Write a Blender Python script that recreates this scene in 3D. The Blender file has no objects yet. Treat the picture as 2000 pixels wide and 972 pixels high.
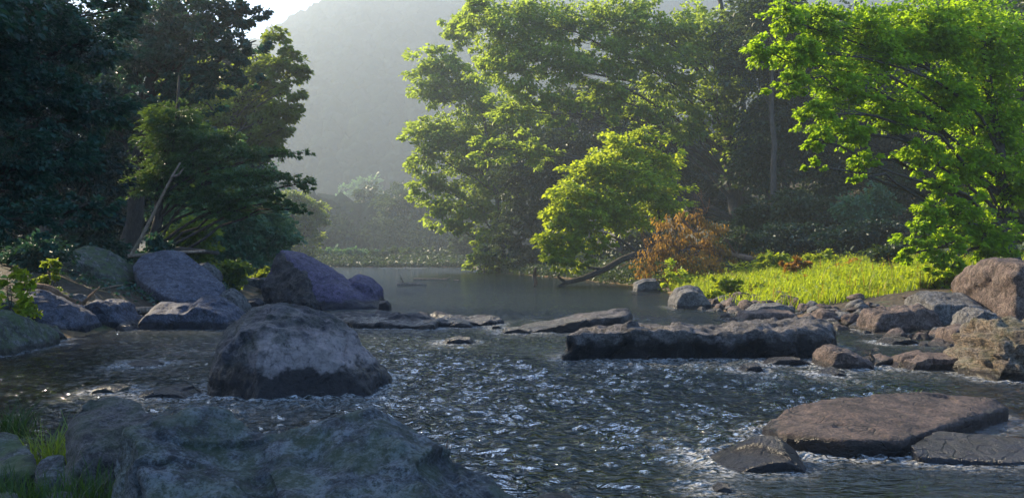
import bpy, bmesh, math, random
import numpy as np
from mathutils import Vector, noise as mn

random.seed(7)
RNG = np.random.default_rng(11)
SC = bpy.context.scene
COL = SC.collection

# ------------------------------------------------------------------ camera and pixel -> point
F, CX, HY, CH = 1664.0, 1000.0, 502.0, 1.8      # focal length (px), centre, horizon row, eye height
def W(px, py, Y):
    return np.array([(px - CX) * Y / F, Y, CH - (py - HY) * Y / F])

cam = bpy.data.cameras.new("camera")
camo = bpy.data.objects.new("camera", cam); COL.objects.link(camo)
camo.location = (0, 0, CH); camo.rotation_euler = (math.pi / 2, 0, 0)
cam.sensor_width = 36.0; cam.lens = 36.0 * F / 2000.0
cam.shift_y = (HY - 486.0) / 2000.0
cam.clip_start = 0.05; cam.clip_end = 5000
SC.camera = camo

# ------------------------------------------------------------------ light
SUN_EL, SUN_AZ = math.radians(31), math.radians(-54)      # azimuth from +Y, clockwise
world = bpy.data.worlds.new("World"); SC.world = world; world.use_nodes = True
wn = world.node_tree; wn.nodes.clear()
sky = wn.nodes.new("ShaderNodeTexSky"); sky.sky_type = 'NISHITA'; sky.sun_disc = False
sky.sun_elevation = SUN_EL; sky.sun_rotation = SUN_AZ % (2 * math.pi)
sky.altitude = 200; sky.air_density = 1.0; sky.dust_density = 1.2; sky.ozone_density = 6.0
bg = wn.nodes.new("ShaderNodeBackground"); bg.inputs[1].default_value = 0.135
wo = wn.nodes.new("ShaderNodeOutputWorld")
wn.links.new(sky.outputs[0], bg.inputs[0]); wn.links.new(bg.outputs[0], wo.inputs[0])
sl = bpy.data.lights.new("sun", 'SUN'); sl.energy = 5.0; sl.angle = math.radians(0.6); sl.color = (1.0, 0.83, 0.57)
so = bpy.data.objects.new("sun", sl); COL.objects.link(so)
sdir = Vector((math.sin(SUN_AZ) * math.cos(SUN_EL), math.cos(SUN_AZ) * math.cos(SUN_EL), math.sin(SUN_EL)))
so.location = sdir * 200
so.rotation_euler = sdir.to_track_quat('Z', 'Y').to_euler()

SC.view_settings.view_transform = 'Standard'; SC.view_settings.look = 'None'
SC.view_settings.gamma = 1.0; SC.view_settings.exposure = 2.0
SC.view_settings.use_curve_mapping = False
cy = SC.cycles
cy.use_denoising = True
try: cy.denoiser = 'OPENIMAGEDENOISE'
except Exception: pass
cy.max_bounces = 6; cy.diffuse_bounces = 3; cy.glossy_bounces = 3; cy.transmission_bounces = 4
cy.transparent_max_bounces = 8; cy.volume_bounces = 1
cy.caustics_reflective = False; cy.caustics_refractive = False
cy.sample_clamp_indirect = 6.0
cy.use_adaptive_sampling = False
try: cy.denoising_prefilter = 'ACCURATE'
except Exception: pass

# ------------------------------------------------------------------ objects, tags
def tag(o, label=None, cat=None, group=None, kind=None):
    if label: o['label'] = label
    if cat: o['category'] = cat
    if group: o['group'] = group
    if kind: o['kind'] = kind
    return o
def obj(name, me, parent=None):
    o = bpy.data.objects.new(name, me); COL.objects.link(o)
    if parent is not None: o.parent = parent
    return o
def empty(name, loc=(0, 0, 0)):
    o = bpy.data.objects.new(name, None); COL.objects.link(o); o.location = loc
    o.empty_display_size = 0.3
    return o
def mesh_np(name, V, Fq, mat, smooth=True, matidx=None):
    """V (n,3); Fq list of (m,k) arrays of equal-length faces"""
    me = bpy.data.meshes.new(name)
    V = np.asarray(V, np.float32)
    if not isinstance(Fq, (list, tuple)): Fq = [Fq]
    Fq = [np.asarray(f, np.int32) for f in Fq if len(f)]
    me.vertices.add(len(V)); me.vertices.foreach_set("co", V.ravel())
    tot = np.concatenate([np.full(len(f), f.shape[1], np.int32) for f in Fq])
    loops = np.concatenate([f.ravel() for f in Fq])
    me.loops.add(len(loops)); me.loops.foreach_set("vertex_index", loops)
    me.polygons.add(len(tot))
    start = np.concatenate([[0], np.cumsum(tot)[:-1]]).astype(np.int32)
    me.polygons.foreach_set("loop_start", start); me.polygons.foreach_set("loop_total", tot)
    if smooth: me.polygons.foreach_set("use_smooth", np.ones(len(tot), bool))
    for m in (mat if isinstance(mat, (list, tuple)) else [mat]): me.materials.append(m)
    if matidx is not None: me.polygons.foreach_set("material_index", np.asarray(matidx, np.int32))
    me.update(calc_edges=True); me.validate()
    return me

# ------------------------------------------------------------------ numpy gradient noise (2D)
_perm = np.random.default_rng(3).permutation(512).astype(np.int64)
_g = np.stack([np.cos(np.arange(512) * 2.399963), np.sin(np.arange(512) * 2.399963)], 1)
def pnoise(x, y):
    xi = np.floor(x).astype(np.int64); yi = np.floor(y).astype(np.int64)
    xf = x - xi; yf = y - yi
    u = xf ** 3 * (xf * (xf * 6 - 15) + 10); v = yf ** 3 * (yf * (yf * 6 - 15) + 10)
    def gr(ix, iy, dx, dy):
        h = _perm[(_perm[ix & 511] + iy) & 511]
        return _g[h, 0] * dx + _g[h, 1] * dy
    a = gr(xi, yi, xf, yf); b = gr(xi + 1, yi, xf - 1, yf)
    c = gr(xi, yi + 1, xf, yf - 1); d = gr(xi + 1, yi + 1, xf - 1, yf - 1)
    return (a + (b - a) * u) * (1 - v) + (c + (d - c) * u) * v
def fbm(x, y, o=4, gain=0.5, lac=2.03):
    s = 0; a = 1.0
    for k in range(o):
        s = s + a * pnoise(x + 17.3 * k, y - 9.1 * k); x = x * lac; y = y * lac; a *= gain
    return s

# ------------------------------------------------------------------ river plan and terrain height
LY = [-40, 0, 4, 5.2, 6.2, 7.2, 8.5, 11, 14, 16, 20, 24, 30, 41, 55, 70, 100, 130, 152]
LX = [6, 1.5, 0.3, -1.6, -3.2, -4.3, -5.6, -8, -9.4, -9.8, -10, -9.3, -9.5, -12.5, -16, -20, -27, -33, -36]
RY = [-40, 0, 6, 9, 11.6, 14, 18, 21.7, 25, 30, 36, 50, 70, 107, 130, 152]
RX = [12, 9, 8, 7.4, 7.2, 8.6, 9.8, 8.7, 7.8, 7.0, 7.4, 8, 5, -3, -6, -8]
def river_d(x, y):
    xl = np.interp(y, LY, LX); xr = np.interp(y, RY, RX)
    return xl - x, x - xr, y - 152.0
def ground(x, y):
    x = np.asarray(x, float); y = np.asarray(y, float)
    wob = 0.5 * pnoise(x * 0.35, y * 0.35)
    dl, dr, df = river_d(x, y)
    dl = dl + wob; dr = dr + wob
    c = lambda v, a, b: np.clip(v, a, b)
    zl = 0.30 * c(dl, 0, 5) + 0.10 * c(dl - 5, 0, 30) + 0.16 * c(dl - 30, 0, 400)
    near = c((y - 2) / 10, 0, 1)
    zl = zl * (0.35 + 0.65 * near)
    zr = 0.13 * c(dr, 0, 9) + 0.05 * c(dr - 9, 0, 20) + 0.5 * c(dr - 24, 0, 150) * c((y - 15) / 40, 0.1, 1)
    ang = x / np.maximum(y, 20)
    ridge = np.interp(ang, [-1.5, -0.6, -0.33, -0.29, -0.26, -0.22, -0.17, 0, 0.5, 1.5], [150, 170, 205, 222, 240, 262, 278, 285, 290, 290])
    zf = 0.10 * c(df, 0, 14) + 0.004 * c(df - 14, 0, 260) + ridge * c((df - 260) / 520, 0, 1) ** 0.85
    dmax = np.maximum(np.maximum(dl, dr), df)
    out = np.maximum(np.maximum(np.where(dl > 0, zl, 0), np.where(dr > 0, zr, 0)), np.where(df > 0, zf, 0))
    bed = -np.minimum(0.06 + 0.10 * np.maximum(-dmax, 0), 0.55)
    z = np.where(dmax > 0, out, bed)
    rough = 0.10 * fbm(x * 0.8, y * 0.8, 4) * c((dmax + 1.0), 0.2, 1.5)
    big = 3.0 * pnoise(x * 0.03, y * 0.03) * c((dmax - 20) / 30, 0, 1)
    return z + rough + big
def G(x, y): return float(ground(np.array([x]), np.array([y]))[0])

# ------------------------------------------------------------------ materials
class NT:
    def __init__(s, name):
        s.m = bpy.data.materials.new(name); s.m.use_nodes = True
        s.t = s.m.node_tree; s.t.nodes.clear()
        s.out = s.t.nodes.new("ShaderNodeOutputMaterial")
    def n(s, typ, **kw):
        nd = s.t.nodes.new(typ)
        for k, v in kw.items(): setattr(nd, k, v)
        return nd
    def l(s, a, b): s.t.links.new(a, b)
    def pos(s): return s.n("ShaderNodeNewGeometry").outputs["Position"]
    def noise(s, vec, scale, detail=4, rough=0.55, dist=0.0):
        nd = s.n("ShaderNodeTexNoise"); nd.inputs["Scale"].default_value = scale
        nd.inputs["Detail"].default_value = detail; nd.inputs["Roughness"].default_value = rough
        nd.inputs["Distortion"].default_value = dist
        if vec is not None: s.l(vec, nd.inputs["Vector"])
        return nd.outputs["Fac"]
    def ramp(s, fac, stops):
        nd = s.n("ShaderNodeValToRGB"); e = nd.color_ramp.elements
        while len(e) < len(stops): e.new(0.5)
        for i, (p, c) in enumerate(stops):
            e[i].position = p; e[i].color = (c, c, c, 1) if not isinstance(c, tuple) else (*c, 1)
        s.l(fac, nd.inputs[0]); return nd.outputs[0]
    def mix(s, fac, a, b):
        nd = s.n("ShaderNodeMix"); nd.data_type = 'RGBA'
        for v, i in ((fac, 0), (a, 6), (b, 7)):
            if isinstance(v, (int, float)): nd.inputs[i].default_value = v
            elif isinstance(v, tuple): nd.inputs[i].default_value = (*v, 1)
            else: s.l(v, nd.inputs[i])
        return nd.outputs[2]
    def math(s, op, a, b=None, clamp=False):
        nd = s.n("ShaderNodeMath"); nd.operation = op; nd.use_clamp = clamp
        for v, i in ((a, 0), (b, 1)):
            if v is None: continue
            if isinstance(v, (int, float)): nd.inputs[i].default_value = v
            else: s.l(v, nd.inputs[i])
        return nd.outputs[0]
    def bump(s, h, strength=0.5, dist=0.05, normal=None):
        nd = s.n("ShaderNodeBump"); nd.inputs["Strength"].default_value = strength
        nd.inputs["Distance"].default_value = dist
        s.l(h, nd.inputs["Height"])
        if normal is not None: s.l(normal, nd.inputs["Normal"])
        return nd.outputs[0]
    def bsdf(s, col, rough=0.8, normal=None, spec=0.5):
        nd = s.n("ShaderNodeBsdfPrincipled")
        if isinstance(col, tuple): nd.inputs["Base Color"].default_value = (*col, 1)
        else: s.l(col, nd.inputs["Base Color"])
        if isinstance(rough, (int, float)): nd.inputs["Roughness"].default_value = rough
        else: s.l(rough, nd.inputs["Roughness"])
        nd.inputs["Specular IOR Level"].default_value = spec
        if normal is not None: s.l(normal, nd.inputs["Normal"])
        return nd.outputs[0]
    def done(s, shader): s.l(shader, s.out.inputs[0]); return s.m

def rock_mat(name, a, b, lit_front=None, pit_shade=0.75, lichen=(0.42, 0.42, 0.40), lich=0.3, moss=0.0, wet=0.14, scale=1.0, strata=0.0, tilt=(0, 0, 0), crack=1.0, wetdark=0.22):
    """weathered stone: two mottled greys, pale lichen blotches, cracks, moss, a wet waterline of its own uneven shape"""
    N = NT(name); P = N.pos()
    if strata:
        mp = N.n("ShaderNodeMapping"); N.l(P, mp.inputs[0]); mp.inputs["Rotation"].default_value = tilt
        mp.inputs["Scale"].default_value = (1, 1, strata); PV = mp.outputs[0]
    else: PV = P
    n1 = N.noise(PV, 1.3 * scale, 8, 0.65, 0.4); n2 = N.noise(PV, 7 * scale, 8, 0.7); n3 = N.noise(P, 34 * scale, 5, 0.7)
    base = N.mix(N.ramp(n1, [(0.35, 0.0), (0.65, 1.0)]), a, b)
    base = N.mix(N.ramp(n2, [(0.42, 0.85), (0.56, 0.0)]), base, tuple(c * 0.25 for c in a))
    base = N.mix(N.ramp(n3, [(0.52, 0.0), (0.68, 0.5)]), base, tuple(min(1, c * 1.6) for c in b))
    base = N.mix(N.ramp(n3, [(0.34, 0.75), (0.46, 0.0)]), base, tuple(c * 0.22 for c in a))
    nl = N.noise(P, 2.9 * scale, 10, 0.78, 0.15)
    lm = N.math('MULTIPLY', N.ramp(nl, [(0.50, 0.0), (0.56, 1.0)]), lich)
    if lit_front:  # lichen tone doubles as painted light on the front; left side stays dark
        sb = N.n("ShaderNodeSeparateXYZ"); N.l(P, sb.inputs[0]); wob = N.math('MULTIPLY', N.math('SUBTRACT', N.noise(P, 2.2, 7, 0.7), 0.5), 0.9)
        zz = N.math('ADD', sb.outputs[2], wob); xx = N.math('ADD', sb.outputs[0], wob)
        m1 = N.n("ShaderNodeMapRange"); N.l(zz, m1.inputs[0]); m1.inputs[1].default_value = lit_front[0] + .08; m1.inputs[2].default_value = lit_front[0] - .08
        m2 = N.n("ShaderNodeMapRange"); N.l(xx, m2.inputs[0]); m2.inputs[1].default_value = lit_front[1] - .08; m2.inputs[2].default_value = lit_front[1] + .08
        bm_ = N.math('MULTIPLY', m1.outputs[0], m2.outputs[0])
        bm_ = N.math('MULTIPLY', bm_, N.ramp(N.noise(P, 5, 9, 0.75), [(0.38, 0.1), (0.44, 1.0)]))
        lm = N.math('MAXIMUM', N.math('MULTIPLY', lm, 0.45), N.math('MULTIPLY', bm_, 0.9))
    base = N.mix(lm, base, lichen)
    base = N.mix(N.ramp(n3, [(0.37, pit_shade), (0.47, 0.0)]), base, tuple(c * 0.3 for c in a))  # dark pits: relief shade put into the colour where bumps alone look flat
    base = N.mix(N.ramp(N.noise(P, 15 * scale, 6, 0.75), [(0.38, pit_shade), (0.48, 0.0)]), base, tuple(c * 0.4 for c in a))
    vo = N.n("ShaderNodeTexVoronoi", feature='DISTANCE_TO_EDGE'); vo.inputs["Scale"].default_value = 1.5 * scale
    wv = N.n("ShaderNodeVectorMath", operation='ADD'); nn = N.n("ShaderNodeTexNoise"); nn.inputs["Scale"].default_value = 2.2 * scale
    N.l(PV, nn.inputs["Vector"]); N.l(PV, wv.inputs[0]); N.l(nn.outputs["Color"], wv.inputs[1]); N.l(wv.outputs[0], vo.inputs["Vector"])
    ck = N.ramp(vo.outputs["Distance"], [(0.0, 0.0), (0.022, 1.0)])
    ck = N.math('MAXIMUM', ck, N.ramp(N.noise(P, 1.7 * scale, 3), [(0.46, 1.0), (0.58, 1.0 - crack)]))
    base = N.mix(ck, tuple(c * 0.22 for c in a), base)
    if moss:
        g = N.n("ShaderNodeNewGeometry"); sx = N.n("ShaderNodeSeparateXYZ"); N.l(g.outputs["Normal"], sx.inputs[0])
        mm = N.math('MULTIPLY', N.ramp(N.noise(P, 3.1 * scale, 7, 0.7), [(0.42, 0.0), (0.58, 1.0)]), N.math('ADD', sx.outputs[2], 0.4, True))
        base = N.mix(N.math('MULTIPLY', mm, moss), base, (0.055, 0.085, 0.02))
    sz = N.n("ShaderNodeSeparateXYZ"); N.l(P, sz.inputs[0])
    hz = N.math('ADD', sz.outputs[2], N.math('MULTIPLY', N.math('SUBTRACT', N.noise(P, 3.5, 6, 0.65), 0.5), -wet * 1.8))
    nd = N.n("ShaderNodeMapRange"); N.l(hz, nd.inputs[0]); nd.inputs[1].default_value = wet * 0.85; nd.inputs[2].default_value = wet * 1.12
    dry = nd.outputs[0]
    wetc = N.mix(1.0, base, base)
    dk = N.n("ShaderNodeVectorMath", operation='SCALE'); N.l(base, dk.inputs[0]); dk.inputs["Scale"].default_value = wetdark
    col = N.mix(dry, dk.outputs[0], base)
    rough = N.math('MULTIPLY_ADD', dry, 0.5, False); rough.node.inputs[2].default_value = 0.28
    hb = N.math('ADD', N.math('MULTIPLY', n2, 1.0), N.math('MULTIPLY', n3, 0.35))
    hb = N.math('ADD', hb, N.math('MULTIPLY', ck, 0.25))
    nb = N.bump(hb, 1.0, 0.11 / scale)
    return N.done(N.bsdf(col, rough, nb, 0.4))

def leaf_mat(name, dark, light, trans=0.45, tcol=None, rough=0.45, spec=0.28):
    N = NT(name); P = N.pos()
    g = N.n("ShaderNodeNewGeometry")
    r = N.ramp(g.outputs["Random Per Island"], [(0.0, 0.0), (1.0, 1.0)])
    f = N.math('ADD', N.math('MULTIPLY', r, 0.6), N.math('MULTIPLY', N.noise(P, 0.45, 3), 0.55))
    col = N.mix(N.ramp(f, [(0.25, 0.0), (0.85, 1.0)]), dark, light)
    b = N.bsdf(col, rough, None, spec)
    tr = N.n("ShaderNodeBsdfTranslucent")
    tc = tcol or tuple(min(1, c * k) for c, k in zip(light, (1.9, 1.7, 0.8)))
    N.l(N.mix(N.ramp(f, [(0.2, 0.0), (0.9, 1.0)]), tuple(c * 0.65 for c in tc), tc), tr.inputs[0])
    mx = N.n("ShaderNodeMixShader"); mx.inputs[0].default_value = trans
    N.l(b, mx.inputs[1]); N.l(tr.outputs[0], mx.inputs[2])
    return N.done(mx.outputs[0])

def bark_mat(name, a, b):
    N = NT(name); P = N.pos()
    mp = N.n("ShaderNodeMapping"); N.l(P, mp.inputs[0]); mp.inputs["Scale"].default_value = (1, 1, 0.22)
    n1 = N.noise(mp.outputs[0], 14, 7, 0.7); n2 = N.noise(P, 1.2, 4)
    col = N.mix(N.ramp(n1, [(0.38, 0.0), (0.62, 1.0)]), a, b)
    col = N.mix(N.ramp(n2, [(0.5, 0.0), (0.7, 0.6)]), col, tuple(c * 0.7 for c in (a[0], a[1] * 1.25, a[2])))
    return N.done(N.bsdf(col, 0.9, N.bump(n1, 0.8, 0.04), 0.2))

M = {}
M['rock_grey'] = rock_mat("grey_stone", (0.075, 0.074, 0.075), (0.15, 0.142, 0.135), lichen=(.25,.235,.215), lich=0.4)
M['rock_boulder'] = rock_mat("boulder_stone", (0.032, 0.028, 0.032), (0.075, 0.066, 0.072), lit_front=(0.78, -3.30), pit_shade=0.3, lichen=(0.30, 0.245, 0.235), lich=0.8, crack=0.25, wet=0.36, wetdark=0.12, moss=0.15)
M['rock_blue'] = rock_mat("slate_stone", (0.050, 0.056, 0.085), (0.095, 0.102, 0.140), lichen=(0.17, 0.175, 0.21), lich=0.4, wet=0.2)
M['rock_purple'] = rock_mat("purple_stone", (0.070, 0.052, 0.098), (0.120, 0.092, 0.155), lichen=(0.15, 0.125, 0.18), lich=0.35, wet=0.3, wetdark=0.15)
M['rock_broken'] = rock_mat("broken_stone", (0.028, 0.022, 0.022), (0.075, 0.06, 0.055), lichen=(0.13, 0.105, 0.085), lich=0.5, wet=0.3, wetdark=0.15)
M['rock_brown'] = rock_mat("brown_stone", (0.034, 0.029, 0.026), (0.095, 0.082, 0.076), lichen=(0.15, 0.135, 0.13), lich=0.5, wet=0.05, scale=2.0, moss=0.25, crack=0.5)
M['rock_dark'] = rock_mat("dark_wet_stone", (0.020, 0.018, 0.022), (0.046, 0.042, 0.046), lichen=(.085,.078,.08), lich=0.3, wet=0.22, wetdark=0.3)
M['rock_ledge'] = rock_mat("ledge_stone", (0.045, 0.040, 0.038), (0.10, 0.088, 0.082), lichen=(0.20, 0.175, 0.165), lich=0.55, wet=0.33, wetdark=0.06, strata=2.2)
M['rock_warm'] = rock_mat("warm_stone", (0.050, 0.034, 0.029), (0.105, 0.067, 0.052), lichen=(0.15, 0.105, 0.085), lich=0.4, wet=0.13, strata=2.0, wetdark=0.2)
M['rock_pink'] = rock_mat("reddish_stone", (0.07, 0.046, 0.038), (0.14, 0.094, 0.076), lichen=(.24,.18,.145), lich=0.4, wet=0.1)
M['rock_strata'] = rock_mat("layered_stone", (0.085, 0.060, 0.042), (0.26, 0.185, 0.115), lich=0.2, wet=0.12, strata=7.0, tilt=(0.0, 0.85, 0.3), moss=0.3)
M['rock_fore'] = rock_mat("rough_stone", (0.024, 0.030, 0.034), (0.088, 0.100, 0.110), lichen=(0.19, 0.21, 0.23), lich=0.6, crack=0.5, wet=0.05, scale=1.5, moss=0.35)
M['rock_mossy'] = rock_mat("mossy_stone", (0.035, 0.038, 0.035), (0.085, 0.09, 0.085), lich=0.3, wet=0.12, moss=0.8, scale=1.5)
M['bark'] = bark_mat("bark", (0.030, 0.025, 0.020), (0.075, 0.062, 0.05))
M['bark_pale'] = bark_mat("pale_bark", (0.13, 0.12, 0.10), (0.26, 0.24, 0.21))
M['bark_red'] = bark_mat("brown_bark", (0.10, 0.055, 0.035), (0.22, 0.13, 0.08))
M['wood'] = bark_mat("weathered_wood", (0.12, 0.085, 0.06), (0.26, 0.20, 0.15))
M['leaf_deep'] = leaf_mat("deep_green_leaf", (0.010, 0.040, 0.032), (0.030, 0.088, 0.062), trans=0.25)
M['leaf_mid'] = leaf_mat("mid_green_leaf", (0.020, 0.060, 0.016), (0.095, 0.165, 0.022), trans=0.5, tcol=(.30,.38,.03))
M['leaf_hemlock'] = leaf_mat("conifer_needle", (0.016, 0.060, 0.028), (0.060, 0.135, 0.042), trans=0.35, tcol=(.15,.24,.03))
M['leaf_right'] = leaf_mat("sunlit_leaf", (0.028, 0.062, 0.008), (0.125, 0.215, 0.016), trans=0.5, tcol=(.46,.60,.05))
M['leaf_lime'] = leaf_mat("lime_leaf", (0.035, 0.085, 0.008), (0.150, 0.240, 0.014), trans=0.55, tcol=(.56,.66,.03))
M['leaf_maple'] = leaf_mat("maple_leaf", (0.022, 0.070, 0.008), (0.105, 0.205, 0.010), trans=0.55, tcol=(.46,.68,.02))
M['leaf_shade'] = leaf_mat("shade_toned_leaf", (0.016, 0.034, 0.014), (0.040, 0.068, 0.026), trans=0.3)  # darker leaf copy; shade of the right wood put into the colour
M['leaf_dark'] = leaf_mat("shade_dark_leaf", (0.005, 0.018, 0.014), (0.014, 0.040, 0.028), trans=0.2)  # near-black copy of the deep green leaf; the wood's darkness is in its colour
M['leaf_dead'] = leaf_mat("dead_leaf", (0.09, 0.050, 0.012), (0.30, 0.160, 0.024), trans=0.4, tcol=(0.50, 0.28, 0.04), rough=0.7)
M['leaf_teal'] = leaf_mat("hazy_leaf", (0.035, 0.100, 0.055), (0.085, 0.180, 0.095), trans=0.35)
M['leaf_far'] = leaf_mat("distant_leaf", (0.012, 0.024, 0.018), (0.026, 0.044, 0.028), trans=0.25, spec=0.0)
M['far_crown'] = None
M['leaf_weed'] = leaf_mat("weed_leaf", (0.045, 0.100, 0.010), (0.17, 0.24, 0.014), trans=0.5, tcol=(.48,.56,.02))
M['leaf_rust'] = leaf_mat("rusty_leaf", (0.13, 0.065, 0.018), (0.26, 0.14, 0.03), trans=0.4)
M['grass_shade'] = leaf_mat("shade_toned_grass_blade", (0.014, 0.034, 0.010), (0.035, 0.075, 0.016), trans=0.4, rough=0.5)  # darker copy of the grass blade, foreground shade put into its colour
M['grass'] = leaf_mat("grass_blade", (0.055, 0.115, 0.008), (0.19, 0.275, 0.012), trans=0.55, tcol=(.52,.62,.02), rough=0.5)

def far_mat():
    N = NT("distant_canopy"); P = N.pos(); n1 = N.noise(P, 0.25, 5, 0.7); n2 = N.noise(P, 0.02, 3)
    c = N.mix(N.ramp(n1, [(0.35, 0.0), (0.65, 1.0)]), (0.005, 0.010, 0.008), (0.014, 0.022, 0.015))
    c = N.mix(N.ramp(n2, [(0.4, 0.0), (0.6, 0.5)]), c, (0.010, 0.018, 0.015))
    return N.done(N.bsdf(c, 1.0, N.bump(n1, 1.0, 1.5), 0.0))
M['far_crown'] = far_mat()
def ground_mat():
    N = NT("earth_and_gravel"); P = N.pos()
    n1 = N.noise(P, 0.7, 8, 0.65); n2 = N.noise(P, 6, 8, 0.7)
    vo = N.n("ShaderNodeTexVoronoi"); vo.inputs["Scale"].default_value = 6.0; N.l(P, vo.inputs["Vector"])
    sx = N.n("ShaderNodeSeparateXYZ"); N.l(vo.outputs["Color"], sx.inputs[0])
    litter = N.mix(N.ramp(n2, [(0.35, 0.0), (0.65, 1.0)]), (0.020, 0.016, 0.010), (0.065, 0.046, 0.026))
    litter = N.mix(N.ramp(n1, [(0.5, 0.0), (0.62, 0.8)]), litter, (0.035, 0.055, 0.018))
    gravel = N.mix(sx.outputs[0], (0.12, 0.070, 0.028), (0.30, 0.175, 0.070))
    gravel = N.mix(N.ramp(n1, [(0.4, 0.0), (0.65, 0.6)]), gravel, (0.10, 0.085, 0.03))
    sz = N.n("ShaderNodeSeparateXYZ"); N.l(P, sz.inputs[0])
    h = N.math('ADD', sz.outputs[2], N.math('MULTIPLY', N.math('SUBTRACT', n1, 0.5), 0.5))
    nd = N.n("ShaderNodeMapRange"); N.l(h, nd.inputs[0]); nd.inputs[1].default_value = -0.05; nd.inputs[2].default_value = 0.14
    col = N.mix(nd.outputs[0], gravel, litter)
    hb = N.math('ADD', n2, N.math('MULTIPLY', vo.outputs["Distance"], -0.8))
    return N.done(N.bsdf(col, 0.85, N.bump(hb, 0.8, 0.08), 0.3))
M['ground'] = ground_mat()

def water_mat():
    N = NT("river_water"); P = N.pos()
    mp = N.n("ShaderNodeMapping"); N.l(P, mp.inputs[0]); mp.inputs["Scale"].default_value = (0.85, 1.75, 1)
    b1 = N.noise(mp.outputs[0], 5.2, 2, 0.5, 0.9); b2 = N.noise(mp.outputs[0], 32.0, 3, 0.55, 0.3)
    at = N.n("ShaderNodeAttribute"); at.attribute_name = "chop"; chop = at.outputs["Fac"]
    hb = N.math('ADD', b1, N.math('MULTIPLY', b2, 0.07))
    hb = N.math('MULTIPLY', hb, chop)
    nb = N.bump(hb, 1.0, 0.24)
    fr = N.n("ShaderNodeFresnel"); fr.inputs["IOR"].default_value = 1.55; N.l(nb, fr.inputs["Normal"])
    gl = N.n("ShaderNodeBsdfGlossy"); gl.inputs["Roughness"].default_value = 0.035; N.l(nb, gl.inputs["Normal"])
    tr = N.n("ShaderNodeBsdfTransparent"); tr.inputs[0].default_value = (0.78, 0.70, 0.44, 1)
    df = N.n("ShaderNodeBsdfDiffuse"); df.inputs[0].default_value = (0.007, 0.010, 0.006, 1)
    dp = N.n("ShaderNodeAttribute"); dp.attribute_name = "depth"
    m1 = N.n("ShaderNodeMixShader"); N.l(dp.outputs["Fac"], m1.inputs[0]); N.l(tr.outputs[0], m1.inputs[1]); N.l(df.outputs[0], m1.inputs[2])
    m2 = N.n("ShaderNodeMixShader"); N.l(fr.outputs[0], m2.inputs[0]); N.l(m1.outputs[0], m2.inputs[1]); N.l(gl.outputs[0], m2.inputs[2])
    fo = N.n("ShaderNodeAttribute"); fo.attribute_name = "foam_glint"
    fm = N.math('MULTIPLY', fo.outputs["Fac"], N.ramp(N.noise(P, 16, 6, 0.75, 0.5), [(0.44, 0.0), (0.6, 1.0)]), True)
    fd = N.bsdf((0.75, 0.76, 0.76), 0.6, nb, 0.3)
    m3 = N.n("ShaderNodeMixShader"); N.l(fm, m3.inputs[0]); N.l(m2.outputs[0], m3.inputs[1]); N.l(fd, m3.inputs[2])
    return N.done(m3.outputs[0])
M['water'] = water_mat()
# ------------------------------------------------------------------ ground sheet
def build_ground():
    def axis(lo, hi, n, c, k):
        t = np.linspace(-1, 1, n); s = np.sinh(k * t) / math.sinh(k)
        a = np.where(s < 0, c + s * (c - lo), c + s * (hi - c)); return a
    xs = axis(-950, 950, 340, 0, 5.3); ys = axis(-55, 1080, 420, 12, 4.5)
    X, Y = np.meshgrid(xs, ys); Z = ground(X, Y)
    V = np.stack([X, Y, Z], -1).reshape(-1, 3); n, m = X.shape
    i = np.arange(n * m).reshape(n, m)
    Q = np.stack([i[:-1, :-1], i[:-1, 1:], i[1:, 1:], i[1:, :-1]], -1).reshape(-1, 4)
    o = obj("ground", mesh_np("ground", V, Q, M['ground'])); o['kind'] = 'structure'
build_ground()

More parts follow.
